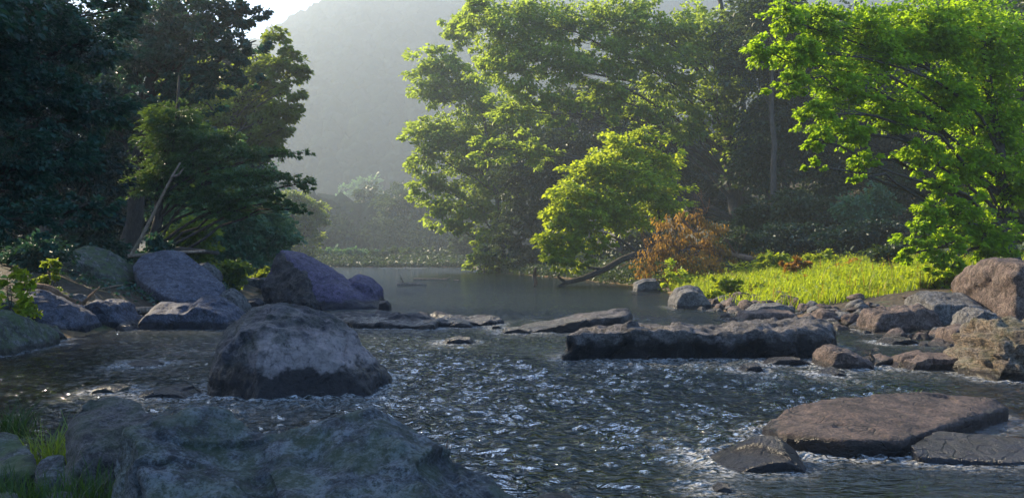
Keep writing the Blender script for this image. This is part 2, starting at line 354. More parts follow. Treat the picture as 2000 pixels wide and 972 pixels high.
# ------------------------------------------------------------------ rocks
ROCKS = []     # footprints for the water: (x, y, radius)
def hull_bm(bm, pts):
    vs = [bm.verts.new(Vector(p)) for p in pts]
    r = bmesh.ops.convex_hull(bm, input=vs)
    kill = list({g for g in r["geom_interior"] + r["geom_unused"] if isinstance(g, bmesh.types.BMVert) and g.is_valid})
    if kill: bmesh.ops.delete(bm, geom=kill, context='VERTS')
def finish_rock(name, hulls, mat, voxel, smooth, amp, freq, seed, strata=0.0):
    """union of convex blocks -> even remesh -> worn edges -> weathered surface"""
    me = bpy.data.meshes.new(name); bm = bmesh.new()
    for h in hulls:
        b2 = bmesh.new(); hull_bm(b2, h)
        tmp = bpy.data.meshes.new("tmp"); b2.to_mesh(tmp); b2.free(); bm.from_mesh(tmp); bpy.data.meshes.remove(tmp)
    bm.to_mesh(me); bm.free()
    o = obj(name, me)
    md = o.modifiers.new("r", 'REMESH'); md.mode = 'VOXEL'; md.voxel_size = voxel
    dg = bpy.context.evaluated_depsgraph_get()
    m2 = bpy.data.meshes.new_from_object(o.evaluated_get(dg)); o.modifiers.clear(); o.data = m2; bpy.data.meshes.remove(me); m2.name = name
    bm = bmesh.new(); bm.from_mesh(m2)
    for _ in range(smooth): bmesh.ops.smooth_vert(bm, verts=bm.verts, factor=0.5, use_axis_x=True, use_axis_y=True, use_axis_z=True)
    bm.normal_update(); off = Vector((seed * 3.7, seed * 1.9, seed * 5.3))
    moves = []
    for v in bm.verts:
        p = v.co * freq + off
        d = mn.fractal(p, 1.0, 2.0, 3, noise_basis='PERLIN_ORIGINAL') * 1.0
        vd, vp = mn.voronoi(p * 0.9 + 0.25 * mn.noise_vector(p * 1.3)); q_ = vp[0]; rv = mn.cell_vector(q_ * 7.31) - Vector((.5, .5, .5))
        d += rv.dot(p * 0.9 - q_) * 1.5 + rv.x * 0.5      # broken, tilted facets
        c = mn.cell_vector(Vector((p.x * 1.1 + 0.35 * mn.noise(p * 1.5), p.y * 1.1 + 0.35 * mn.noise(p * 1.5 + off), p.z * 1.3)))   # chipped blocks
        d += (c.x - 0.5) * 0.15
        d += (abs(mn.fractal(p * 2.3, 0.9, 2.1, 3, noise_basis='PERLIN_ORIGINAL')) - 0.3) * -0.55
        d += mn.fractal(p * 6.3, 0.7, 2.1, 4, noise_basis='PERLIN_ORIGINAL') * 0.24
        if strata: d += 0.5 * math.sin((0.8 * v.co.z + 0.6 * v.co.x + 0.10 * mn.noise(p)) * strata)
        moves.append(v.normal * d * amp)
    for v, m in zip(bm.verts, moves): v.co += m
    bmesh.ops.smooth_vert(bm, verts=bm.verts, factor=0.4, use_axis_x=True, use_axis_y=True, use_axis_z=True)
    bm.to_mesh(m2); bm.free()
    m2.polygons.foreach_set("use_smooth", np.ones(len(m2.polygons), bool))
    m2.materials.clear(); m2.materials.append(mat)
    # origin to the base
    n = len(m2.vertices); co = np.empty(n * 3, np.float32); m2.vertices.foreach_get("co", co); co = co.reshape(-1, 3)
    c = np.array([co[:, 0].mean(), co[:, 1].mean(), co[:, 2].min()], np.float32)
    m2.vertices.foreach_set("co", (co - c).ravel()); o.location = c.tolist(); m2.update()
    near = co[(np.abs(co[:, 2]) < 0.12)]
    if len(near):
        for a in np.arange(near[:, 0].min(), near[:, 0].max() + 0.01, 0.3):
            s = near[np.abs(near[:, 0] - a) < 0.2]
            if len(s): ROCKS.append((float(a), float(s[:, 1].min()), float(s[:, 1].max())))
    return o
def outline_hull(pts, Y, depth, zf=0.8, zb=0.75, under=0.35, extra=(), shrink=0.82):
    """pts: silhouette (px,py) seen at distance Y; the block runs depth/2 in front of and behind it"""
    Wp = np.array([W(x, y, Y) for x, y in pts]); c = Wp.mean(0); base = Wp[:, 2].min()
    out = [p for p in Wp]
    for s, zk in ((-1, zf), (1, zb)):
        L = Wp.copy(); L[:, 0] = c[0] + (L[:, 0] - c[0]) * shrink; L[:, 1] = Y + s * depth / 2
        L[:, 2] = base + (L[:, 2] - base) * zk; out += list(L)
    lo = [np.array([p[0], p[1], base - under]) for p in out]
    out += lo + [W(x, y, Y + d) for x, y, d in extra]
    return out
_rk = [0]
def rock(label, parts, Y, depth, mat, voxel=None, smooth=3, amp=0.05, freq=1.2, name="boulder", cat="rock", group=None, strata=0.0, **kw):
    """parts: one silhouette or several, each a list of (px,py)"""
    _rk[0] += 1
    if not isinstance(parts[0][0], (list, tuple)): parts = [parts]
    hs = [outline_hull(p, Y, depth, **kw) for p in parts]
    allp = np.array([q for h in hs for q in h]); size = allp.max(0) - allp.min(0)
    if voxel is None: voxel = max(size[0], size[2]) / 70
    o = finish_rock(name, hs, M[mat], voxel, smooth, amp, freq, _rk[0], strata)
    return tag(o, label, cat, group)
def slab(label, tops, mat, thick, voxel, smooth=2, amp=0.03, freq=1.5, name="slab_rock", cat="rock", group=None, strata=0.0, inset=0.06):
    """tops: lists of world points on the upper face of a plate; the plate is `thick` deep"""
    _rk[0] += 1
    hs = []
    for t in tops:
        t = [np.array(p, float) for p in t]; c = sum(t) / len(t)
        hs.append(t + [np.array([p[0] + (c[0] - p[0]) * inset, p[1] + (c[1] - p[1]) * inset, p[2] - thick]) for p in t])
    return tag(finish_rock(name, hs, M[mat], voxel, smooth, amp, freq, _rk[0], strata), label, cat, group)
def T(px, py, z):        # the point at height z that shows at (px,py)
    Y = (CH - z) * F / (py - HY); return W(px, py, Y)

# --- middle of the river
rock("big rounded boulder with pale lichen, light painted on its front, and black wet foot, alone in mid stream",
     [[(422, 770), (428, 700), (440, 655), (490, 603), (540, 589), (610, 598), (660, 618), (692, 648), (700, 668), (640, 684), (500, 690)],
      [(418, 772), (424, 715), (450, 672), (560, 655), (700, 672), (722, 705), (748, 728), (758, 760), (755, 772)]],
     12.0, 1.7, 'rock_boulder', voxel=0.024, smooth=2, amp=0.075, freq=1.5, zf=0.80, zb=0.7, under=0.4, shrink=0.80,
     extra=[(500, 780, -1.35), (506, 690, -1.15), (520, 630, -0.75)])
_rk[0] += 1
wedge = [W(512, 606, 30), W(512, 560, 30), W(533, 542, 30.2), W(548, 488, 30.5), W(580, 489, 31.4), W(600, 497, 31), W(690, 548, 31),
         W(745, 590, 30.5), W(742, 606, 29.6), W(612, 574, 29.0), W(600, 545, 29.3), W(612, 606, 28.8), W(560, 500, 29.9), W(560, 608, 29.2),
         W(640, 560, 32.5), W(560, 540, 32.5), W(730, 603, 32)]
wedge += [np.array([p[0], p[1], -0.5]) for p in wedge]
tag(finish_rock("wedge_rock", [wedge], M['rock_purple'], 0.07, 2, 0.07, 0.8, 5), "tall purple wedge-shaped rock with broken dark left end, upstream of lichen boulder", "rock")
wedge_o = [o for o in COL.objects if o.name.startswith("wedge_rock")][-1]
_rk[0] += 1
bf = [W(506, 607, 29.4), W(512, 560, 29.5), W(532, 541, 29.8), W(546, 491, 30.2), W(556, 500, 29.85), W(598, 546, 28.95), W(608, 578, 28.7), W(614, 607, 28.5), W(560, 607, 28.8)]
bf += [np.array([p[0] + .25, p[1] + 1.2, p[2] - .12]) for p in bf] + [np.array([p[0], p[1], -0.45]) for p in bf]
bfo = finish_rock("broken_face", [bf], M['rock_broken'], 0.05, 1, 0.13, 1.6, 77)
bfo.parent = wedge_o; bfo.location = bfo.location - wedge_o.location; bfo["label"] = "dark jagged broken left face"
rock("rounded purple-brown rock tucked behind right end of tall wedge rock", [(672, 604), (680, 545), (700, 535), (730, 542), (747, 562), (748, 604)], 31.3, 1.8, 'rock_purple', amp=0.05)
rock("small dark block at water's edge at right foot of wedge rock", [(738, 606), (742, 588), (756, 586), (763, 594), (764, 607)], 29, 0.6, 'rock_dark', amp=0.03)
rock("small dark block at left foot of purple wedge rock", [(484, 608), (486, 586), (505, 583), (515, 590), (515, 608)], 28.6, 0.8, 'rock_dark', amp=0.03)
slab("long low dark ledge barely above water, in front of purple wedge rock",
     [[T(640, 612, .22), T(700, 605, .28), T(760, 610, .25), T(860, 622, .2), T(850, 634, .12), T(700, 630, .14), T(645, 626, .1)],
      [T(760, 612, .22), T(880, 613, .2), T(975, 618, .16), T(988, 626, .08), T(940, 630, .1), T(800, 630, .12)]],
     'rock_dark', 0.5, 0.05, amp=0.10, name="ledge_rock")
rock("small dark rounded rock just below tip of low dark ledge", [(868, 642), (876, 630), (900, 625), (922, 632), (932, 642)], 22.2, 0.7, 'rock_dark', amp=0.04)
rock("lone low black rock in bright mid stream, in front of the low ledges", [(860, 673), (872, 662), (898, 657), (918, 660), (931, 673)], 18, 0.6, 'rock_dark', amp=0.03)
rock("low wet hump of rock at left root of long dark ledge", [(735, 634), (752, 627), (790, 627), (812, 634)], 23, 0.5, 'rock_dark', amp=0.03)
rock("tilted dark wedge of rock with pointed left end, upstream of longest ledge",
     [[(1010, 652), (1015, 636), (1100, 617), (1180, 607), (1228, 602), (1234, 612), (1234, 640), (1100, 652)],
      [(1050, 655), (1080, 628), (1150, 620), (1195, 632), (1215, 645), (1190, 654)]],
     21.0, 1.5, 'rock_ledge', amp=0.05, name="wedge_rock", voxel=0.05)
rock("low black stone at pointed left end of tilted wedge rock", [(972, 654), (982, 640), (1012, 636), (1038, 644), (1040, 655)], 20.4, 0.7, 'rock_dark', amp=0.04)
rock("tiny black stone beside low black stone, left of tilted wedge rock", [(957, 641), (962, 634), (975, 634), (982, 641)], 21.5, 0.4, 'rock_dark', amp=0.02, name="stone")
_rk[0] += 1
L0 = [W(1103, 650, 14.9), W(1106, 708, 14.9), W(1130, 645, 15.2), W(1180, 637, 16.6), W(1400, 634, 16.9), W(1400, 646, 15.0), W(1400, 712, 15.0), W(1250, 645, 14.9), W(1250, 712, 14.9), W(1112, 655, 15.8)]
L1 = [W(1380, 646, 15.0), W(1380, 712, 15.0), W(1380, 634, 17), W(1480, 634, 17.2), W(1600, 628, 17.0), W(1625, 640, 16.2), W(1640, 668, 15.8), W(1640, 700, 15.8), W(1560, 645, 15.2), W(1560, 705, 15.1), W(1620, 700, 15.3), W(1612, 650, 15.4)]
L2 = [W(1480, 640, 16.4), W(1560, 629, 16.8), W(1612, 621, 17.2), W(1626, 630, 16.6), W(1630, 655, 16.2), W(1500, 655, 16.4), W(1520, 635, 18), W(1620, 640, 18)]
tag(finish_rock("ledge_rock", [h + [np.array([p[0], p[1], -0.4]) for p in h] for h in (L0, L1, L2)], M['rock_ledge'], 0.035, 3, 0.11, 1.5, 9), "longest flat-topped ledge of rock across the stream with black undercut front", "rock")
# --- right, near
slab("broad sunlit brown slab sloping into stream at lower right, with black front edge",
     [[T(1488, 835, .10), T(1540, 795, .22), T(1600, 781, .27), T(1720, 769, .29), T(1850, 768, .24), T(1800, 842, .15), T(1770, 860, .14), T(1650, 858, .16), T(1530, 848, .14)],
      [T(1700, 770, .28), T(1800, 765, .27), T(1940, 776, .22), T(1972, 796, .13), T(1860, 818, .15), T(1790, 850, .14)]],
     'rock_warm', 0.45, 0.025, smooth=2, amp=0.022, freq=2.0)
rock("dark smooth humped rock lying in water below the broad brown slab", [(1378, 925), (1385, 905), (1430, 872), (1480, 852), (1520, 853), (1552, 878), (1567, 900), (1560, 925)], 7.5, 0.75, 'rock_dark', voxel=0.018, smooth=5, amp=0.015, freq=1.6, zf=0.6, zb=0.6, under=0.2)
slab("low bluish slab awash with water at right edge, beside broad brown slab",
     [[T(1778, 868, .10), T(1830, 840, .17), T(1900, 842, .17), T(1990, 858, .14), T(2080, 862, .12), T(2090, 895, .04), T(1960, 902, .03), T(1790, 890, .05)]],
     'rock_blue', 0.3, 0.022, amp=0.02, freq=2.0)
rock("small pale striped stone in water at bottom, below dark humped rock", [(1388, 966), (1392, 948), (1408, 940), (1424, 946), (1430, 966)], 6.6, 0.16, 'rock_grey', amp=0.008, freq=5, name="stone", under=0.1)
rock("small black wet rock under foot of the longest ledge, right part", [(1440, 726), (1452, 712), (1478, 707), (1490, 722)], 13.6, 0.4, 'rock_dark', amp=0.02, freq=3, name="stone")
rock("thin dark stone awash along foot of the longest ledge", [(1490, 708), (1510, 698), (1560, 697), (1582, 708)], 14.4, 0.4, 'rock_dark', amp=0.02, freq=3, name="stone")
rock("pointed rock with sunlit left edge, at right end of longest ledge", [(1595, 722), (1600, 690), (1608, 675), (1622, 672), (1660, 685), (1690, 702), (1700, 722)], 14.1, 0.9, 'rock_pink', amp=0.04, freq=2.0)
rock("knobbly black wet stone in riffle below the pointed rock", [(1585, 742), (1600, 725), (1625, 718), (1650, 728), (1655, 742)], 13.2, 0.5, 'rock_dark', amp=0.03, freq=3)
rock("low reddish stone half drowned right behind the pointed rock", [(1668, 722), (1690, 700), (1720, 690), (1750, 700), (1758, 722)], 14.5, 0.7, 'rock_pink', amp=0.03, freq=2)
rock("flat pinkish rock in shallows left of the layered rock, dark wet front", [(1738, 724), (1755, 694), (1790, 684), (1860, 690), (1868, 705), (1868, 724)], 14.0, 0.9, 'rock_pink', amp=0.03, freq=2)
rock("flat dark rock alone in shallows behind flat pinkish rock", [(1718, 673), (1730, 660), (1765, 656), (1785, 664), (1788, 673)], 17.9, 0.7, 'rock_dark', amp=0.03, freq=2)
rock("upright rock of tilted layers with mossy left face, at right edge",
     [[(1872, 742), (1885, 700), (1912, 645), (1925, 619), (1960, 618), (2040, 622), (2050, 750), (1940, 748)]],
     13.2, 1.6, 'rock_strata', voxel=0.026, smooth=1, amp=0.085, freq=2.4, strata=24.0, name="layered_rock", zf=0.7, under=0.3)
rock("big square-cut block of rock with grassy top at right edge of bank",
     [[(1908, 612), (1905, 530), (1918, 508), (1990, 506), (2120, 510), (2120, 615)], [(1935, 610), (1940, 540), (1965, 535), (1975, 612)]],
     21.5, 3.0, 'rock_pink', voxel=0.05, smooth=1, amp=0.09, freq=1.3, name="block_rock", zf=0.92, shrink=0.9)
rock("tilted pale slab leaning in front of the square-cut block, on the bank", [(1780, 612), (1783, 575), (1800, 569), (1880, 572), (1912, 590), (1915, 614)], 21.5, 1.6, 'rock_grey', amp=0.04, freq=1.4, zf=0.5, name="slab_rock")
rock("jumbled dark rock mass among shore stones in front of tilted pale slab", [(1676, 628), (1690, 606), (1740, 598), (1790, 595), (1822, 606), (1835, 632)], 20.8, 1.2, 'rock_pink', amp=0.08, freq=1.8)
rock("pale pointed stone between the tilted pale slab and the layered rock", [(1870, 632), (1878, 612), (1900, 598), (1930, 606), (1945, 632)], 18.5, 0.9, 'rock_grey', amp=0.05, freq=2)
rock("dark flat-bottomed stone in shallows left of the layered rock's top", [(1838, 655), (1842, 640), (1870, 632), (1908, 636), (1912, 655)], 17.6, 0.8, 'rock_pink', amp=0.03, freq=2)
rock("small whitish stone at water line near foot of the layered rock", [(1853, 672), (1858, 657), (1872, 652), (1886, 660), (1890, 672)], 17.4, 0.4, 'rock_grey', amp=0.02, freq=3, name="stone")
rock("rounded dome of grey rock at point where grassy bank meets the river", [(1305, 603), (1308, 580), (1320, 563), (1345, 556), (1370, 566), (1386, 590), (1388, 603)], 30.5, 1.6, 'rock_grey', amp=0.06, freq=1.2, voxel=0.04)
rock("dark smooth boulder in calm water under the rust-leaved fallen tree", [(1235, 568), (1237, 552), (1255, 543), (1280, 543), (1292, 556), (1292, 568)], 45, 1.4, 'rock_grey', amp=0.04, freq=1)
rock("flat reddish slab lying in water at foot of the grassy bank", [(1432, 626), (1445, 606), (1480, 603), (1545, 606), (1556, 614), (1552, 626)], 24.3, 1.0, 'rock_pink', amp=0.03, freq=1.6, name="slab_rock")
rock("flat grey slab just behind the flat reddish slab, touching grass", [(1455, 606), (1470, 594), (1520, 590), (1548, 600), (1550, 608)], 26.5, 1.0, 'rock_grey', amp=0.03, freq=1.6, name="slab_rock")
# --- left bank
_rk[0] += 1
bp = [W(258, 520, 27.2), W(275, 498, 27.8), W(322, 488, 28.2), W(360, 492, 28.2), W(400, 520, 27.6), W(438, 556, 26.8), W(432, 578, 26.2), W(345, 588, 25.0), W(300, 566, 25.6), W(268, 545, 26.4),
      W(300, 500, 31), W(400, 535, 30)]
bp += [np.array([p[0], p[1] + 0.4, p[2] - 1.2]) for p in bp]
tag(finish_rock("slab_rock", [bp], M['rock_blue'], 0.06, 2, 0.045, 0.9, 21), "broad smooth blue-grey slab tilted towards the river on the left bank", "rock")
rock("dull grey sloping outcrop in shade, left of the broad blue-grey slab", [[(110, 590), (120, 520), (140, 487), (180, 482), (230, 500), (262, 530), (300, 575), (300, 592)]], 28, 3.0, 'rock_mossy', amp=0.12, freq=0.8, voxel=0.07, name="outcrop")
rock("light boulder with a dark notch across its front at left shore, below the blue-grey slab",
     [[(283, 646), (285, 615), (310, 594), (370, 588), (410, 600), (412, 646)], [(370, 646), (375, 592), (398, 574), (430, 580), (470, 602), (482, 630), (478, 646)]],
     22.0, 1.8, 'rock_blue', amp=0.07, freq=1.4, voxel=0.045, zf=0.72)
rock("long pale-topped boulder with black foot at left shore", [(36, 656), (38, 590), (48, 568), (85, 566), (130, 588), (165, 612), (176, 635), (172, 656)], 20.2, 1.8, 'rock_blue', amp=0.06, freq=1.3, voxel=0.045, zf=0.6)
rock("low flat rocks shelf between the two pale left shore boulders", [[(150, 648), (160, 612), (200, 598), (250, 606), (280, 628), (284, 648)], [(175, 612), (185, 590), (215, 582), (245, 592), (250, 612)]], 22.0, 1.4, 'rock_blue', amp=0.07, freq=1.6, name="shelf_rock")
rock("small grey rock at the river end of the broad blue-grey slab", [(432, 600), (436, 572), (455, 564), (475, 580), (486, 600)], 26.5, 1.2, 'rock_grey', amp=0.05, freq=1.4)
rock("dim grey rock behind top right edge of the broad blue-grey slab", [(375, 545), (385, 516), (405, 511), (422, 525), (428, 545)], 30, 1.2, 'rock_grey', amp=0.05, freq=1.4)
rock("dim low rock bar at water's edge left of the purple wedge rock", [(462, 556), (470, 544), (520, 541), (560, 548), (560, 558)], 50, 1.6, 'rock_grey', amp=0.06, freq=1.0)
rock("mossy dark boulder at far left edge of the water, below pale-topped boulder", [(-60, 720), (-50, 620), (0, 602), (45, 622), (68, 660), (75, 700)], 16.5, 2.2, 'rock_mossy', amp=0.08, freq=1.3, voxel=0.045)
rock("low brown rock at water line below the pale-topped boulder's left end", [(58, 668), (64, 640), (90, 634), (110, 655), (118, 668)], 18.3, 0.8, 'rock_mossy', amp=0.04, freq=2)
rock("low black wet rock with pale crest of water, left of the lichen boulder", [(262, 780), (285, 762), (335, 752), (372, 755), (402, 778)], 11.2, 0.7, 'rock_dark', amp=0.03, freq=2.2, voxel=0.02)
rock("small dark mossy stone in shaded water at left, beside low black rock", [(188, 772), (195, 755), (222, 749), (246, 757), (252, 772)], 11.5, 0.5, 'rock_mossy', amp=0.02, freq=3, name="stone")
rock("nearly drowned stone rippling the shaded water at left", [(240, 716), (255, 706), (290, 703), (318, 708), (325, 716)], 14.3, 0.6, 'rock_dark', amp=0.02, freq=2, name="stone", zf=0.5)
# --- foreground
def fore(label, hs, mat, voxel, amp, freq, seed, smooth=3, name="boulder"):
    return tag(finish_rock(name, [list(h) + [np.array([p[0] , p[1], min(p[2] - 0.5, -0.2)]) for p in h] for h in hs], M[mat], voxel, smooth, amp, freq, seed), label, "rock")
fore("massive rough grey-green boulder with wavy crest, filling bottom of view",
     [[W(243, 836, 4.75), W(262, 850, 4.55), W(290, 980, 4.2), W(330, 830, 4.8), W(400, 800, 4.95), W(445, 808, 5.0), W(480, 832, 5.0), W(525, 868, 4.9), W(520, 985, 4.3), W(430, 844, 5.5), W(300, 864, 5.4), W(225, 985, 4.75)],
      [W(470, 842, 4.9), W(530, 868, 4.9), W(600, 834, 4.9), W(650, 829, 4.95), W(560, 990, 4.2), W(640, 990, 4.2), W(600, 869, 5.5)],
      [W(600, 834, 4.9), W(660, 830, 4.9), W(695, 813, 4.95), W(730, 800, 4.95), W(765, 829, 4.95), W(800, 852, 4.9), W(900, 910, 4.85), W(960, 942, 4.8), W(1010, 985, 4.7), W(900, 1000, 4.2), W(640, 990, 4.2), W(700, 854, 5.5), W(900, 934, 5.4)]],
     'rock_fore', 0.014, 0.06, 1.5, 31, smooth=1)
fore("grey-brown boulder with dark cleft, behind left end of the massive boulder",
     [[W(128, 830, 6.0), W(150, 788, 6.2), W(200, 770, 6.4), W(262, 780, 6.3), W(290, 805, 6.1), W(315, 835, 5.9), W(300, 960, 5.5), W(130, 960, 5.5), W(170, 870, 5.6), W(240, 850, 7.2)]],
     'rock_brown', 0.016, 0.055, 1.5, 32, smooth=2)
fore("low lavender rock ridge peeping between the two front boulders", [[W(290, 845, 6.4), W(310, 822, 6.5), W(345, 817, 6.6), W(375, 830, 6.5), W(385, 850, 6.3), W(340, 840, 7.0)]], 'rock_blue', 0.02, 0.02, 3, 33, name="stone")
fore("mossy grey boulder cut by the left edge of view, above the grass", [[W(-60, 850, 6.6), W(0, 842, 6.8), W(40, 846, 6.7), W(66, 880, 6.4), W(70, 925, 6.1), W(-40, 930, 6.0), W(0, 870, 7.4)]], 'rock_mossy', 0.022, 0.03, 2.4, 34)
fore("dark grey stone wedged left of the cleft boulder above the grass", [[W(66, 908, 5.9), W(88, 884, 6.0), W(128, 880, 6.0), W(140, 930, 5.7), W(70, 950, 5.6), W(100, 900, 6.5)]], 'rock_fore', 0.02, 0.02, 3, 35, name="stone")
fore("wet dark toe of rock at bottom, right of the massive boulder", [[W(1030, 975, 5.7), W(1060, 962, 5.8), W(1105, 960, 5.9), W(1140, 975, 5.8), W(1080, 985, 5.4), W(1090, 965, 6.2)]], 'rock_dark', 0.02, 0.015, 3, 36, name="stone")
fore("grey stone at bottom left corner among grass blades", [[W(90, 968, 5.0), W(120, 958, 5.0), W(165, 962, 5.0), W(190, 985, 4.8), W(80, 990, 4.8), W(130, 970, 5.3)]], 'rock_fore', 0.02, 0.015, 3, 37, name="stone")
fore("greenish stone in very corner of view at bottom left", [[W(-30, 975, 4.9), W(0, 960, 5.0), W(40, 962, 5.0), W(60, 985, 4.8), W(0, 990, 4.6), W(10, 970, 5.3)]], 'rock_mossy', 0.02, 0.015, 3, 38, name="stone")

# --- shore stones: a few shapes, copied one by one
def stone_mesh(seed, mat, flat):
    r = random.Random(seed); pts = []
    for k in range(22):
        v = Vector((r.gauss(0, 1), r.gauss(0, 1), r.gauss(0, 1))).normalized()
        pts.append((v.x * r.uniform(.8, 1.15), v.y * r.uniform(.7, 1.0), v.z * flat * r.uniform(.8, 1.1)))
    o = finish_rock("shore_stone", [pts], M[mat], 0.11, 2, 0.09, 1.2, seed + 50)
    o.location = (0, 0, 0); return o
n0 = len(ROCKS)
protos = [stone_mesh(s, m, f) for s, m, f in ((1, 'rock_pink', .6), (2, 'rock_grey', .7), (3, 'rock_pink', .8), (4, 'rock_warm', .5), (5, 'rock_grey', .55), (6, 'rock_dark', .6))]
del ROCKS[n0:]
def put_stone(x, y, s, label, group, k, rz, sink=0.35, sx=1.0, name=None):
    p = protos[k]; o = p.copy(); COL.objects.link(o)
    if name: o.name = name
    hgt = p.dimensions.z if p.dimensions.z else 1.0
    z = max(G(x, y), -0.08)
    o.location = (x, y, z - hgt * s * sink); o.rotation_euler = (0, 0, rz); o.scale = (s * sx, s, s)
    return tag(o, label, "stone", group)
bpy.context.view_layer.update()
rs = random.Random(5)
named = [  # px, py of the foot, half width px, kind, label
 (1405, 603, 14, 4, "thin grey stone right beside the dome of grey rock"),
 (1470, 598, 16, 1, "upright grey stone in grass edge above flat reddish slab"),
 (1440, 600, 9, 3, "small cream stone at grass edge left of the flat grey slab"),
 (1585, 620, 20, 2, "rounded pink stone touching right end of the flat reddish slab"),
 (1606, 616, 18, 1, "grey rounded stone in shore row, right of the rounded pink stone"),
 (1640, 616, 24, 0, "large pink rounded stone in middle of shore row"),
 (1645, 640, 17, 3, "sunlit tan stone standing at the tip of the shallows"),
 (1680, 640, 22, 5, "dark rounded stone beside the sunlit tan stone in shallows"),
 (1722, 646, 20, 3, "angular tan stone with bright top in shallows"),
 (1692, 650, 15, 1, "flat pale stone at water line between tan stones"),
 (1760, 655, 16, 5, "low dark stone in shallows right of the angular tan stone"),
 (1800, 642, 22, 2, "reddish stone at water's edge below jumbled rock mass"),
 (1668, 612, 13, 4, "small grey stone leaning on large pink stone"),
 (1710, 600, 16, 1, "grey stone behind the jumbled rock mass, under the grass"),
 (1755, 590, 14, 5, "dark stone on grass edge left of the tilted pale slab"),
 (1768, 600, 10, 3, "little bright stone against foot of the tilted pale slab"),
 (1560, 604, 14, 4, "grey stone behind right end of the flat reddish slab"),
 (1527, 600, 10, 1, "small round stone on the flat grey slab's right"),
 (1850, 625, 22, 0, "wide pinkish stone between tilted slab and pale pointed stone"),
 (1805, 668, 14, 5, "small dark stone in riffle right of flat dark rock"),
]
for px, py, hw, k, lab in named:
    Y = CH * F / (py - HY)
    for _ in range(3):
        z = max(G((px - CX) * Y / F, Y), 0.0); Y = max(8, min(60, (CH - z) * F / (py - HY)))
    put_stone((px - CX) * Y / F, Y, hw * Y / F * 0.95, lab, "named stones of the right shore", k, rs.uniform(0, 6.28), 0.3)
cnt = 0
while cnt < 280:
    y = 14 + 18 * rs.random(); x = float(np.interp(y, RY, RX)) + rs.gauss(0.9, 1.1)
    if y < 16.5 and x < 8.3: continue
    s = rs.choice((0.09, 0.12, 0.15, 0.18, 0.22, 0.28, 0.36))
    if any(abs(x - a) < s * 0.5 and b0 - s < y < b1 + s for a, b0, b1 in ROCKS): continue
    put_stone(x, y, s, "loose fist- to head-sized shore stone, pinkish or grey, among many along the right bank", "loose stones along the right shore", rs.randrange(5), rs.uniform(0, 6.28), 0.3, rs.uniform(.8, 1.5), "loose_stone"); cnt += 1
cnt = 0
while cnt < 26:
    y = rs.uniform(17, 30); x = float(np.interp(y, LY, LX)) - rs.uniform(-0.5, 2.0)
    s = rs.choice((0.1, 0.15, 0.22, 0.3))
    put_stone(x, y, s, "loose grey stone in the shade, among several along the left bank", "loose stones along the left bank", rs.choice((1, 4)), rs.uniform(0, 6.28), 0.3, rs.uniform(.8, 1.4), "loose_stone"); cnt += 1
for p in protos: bpy.data.objects.remove(p)
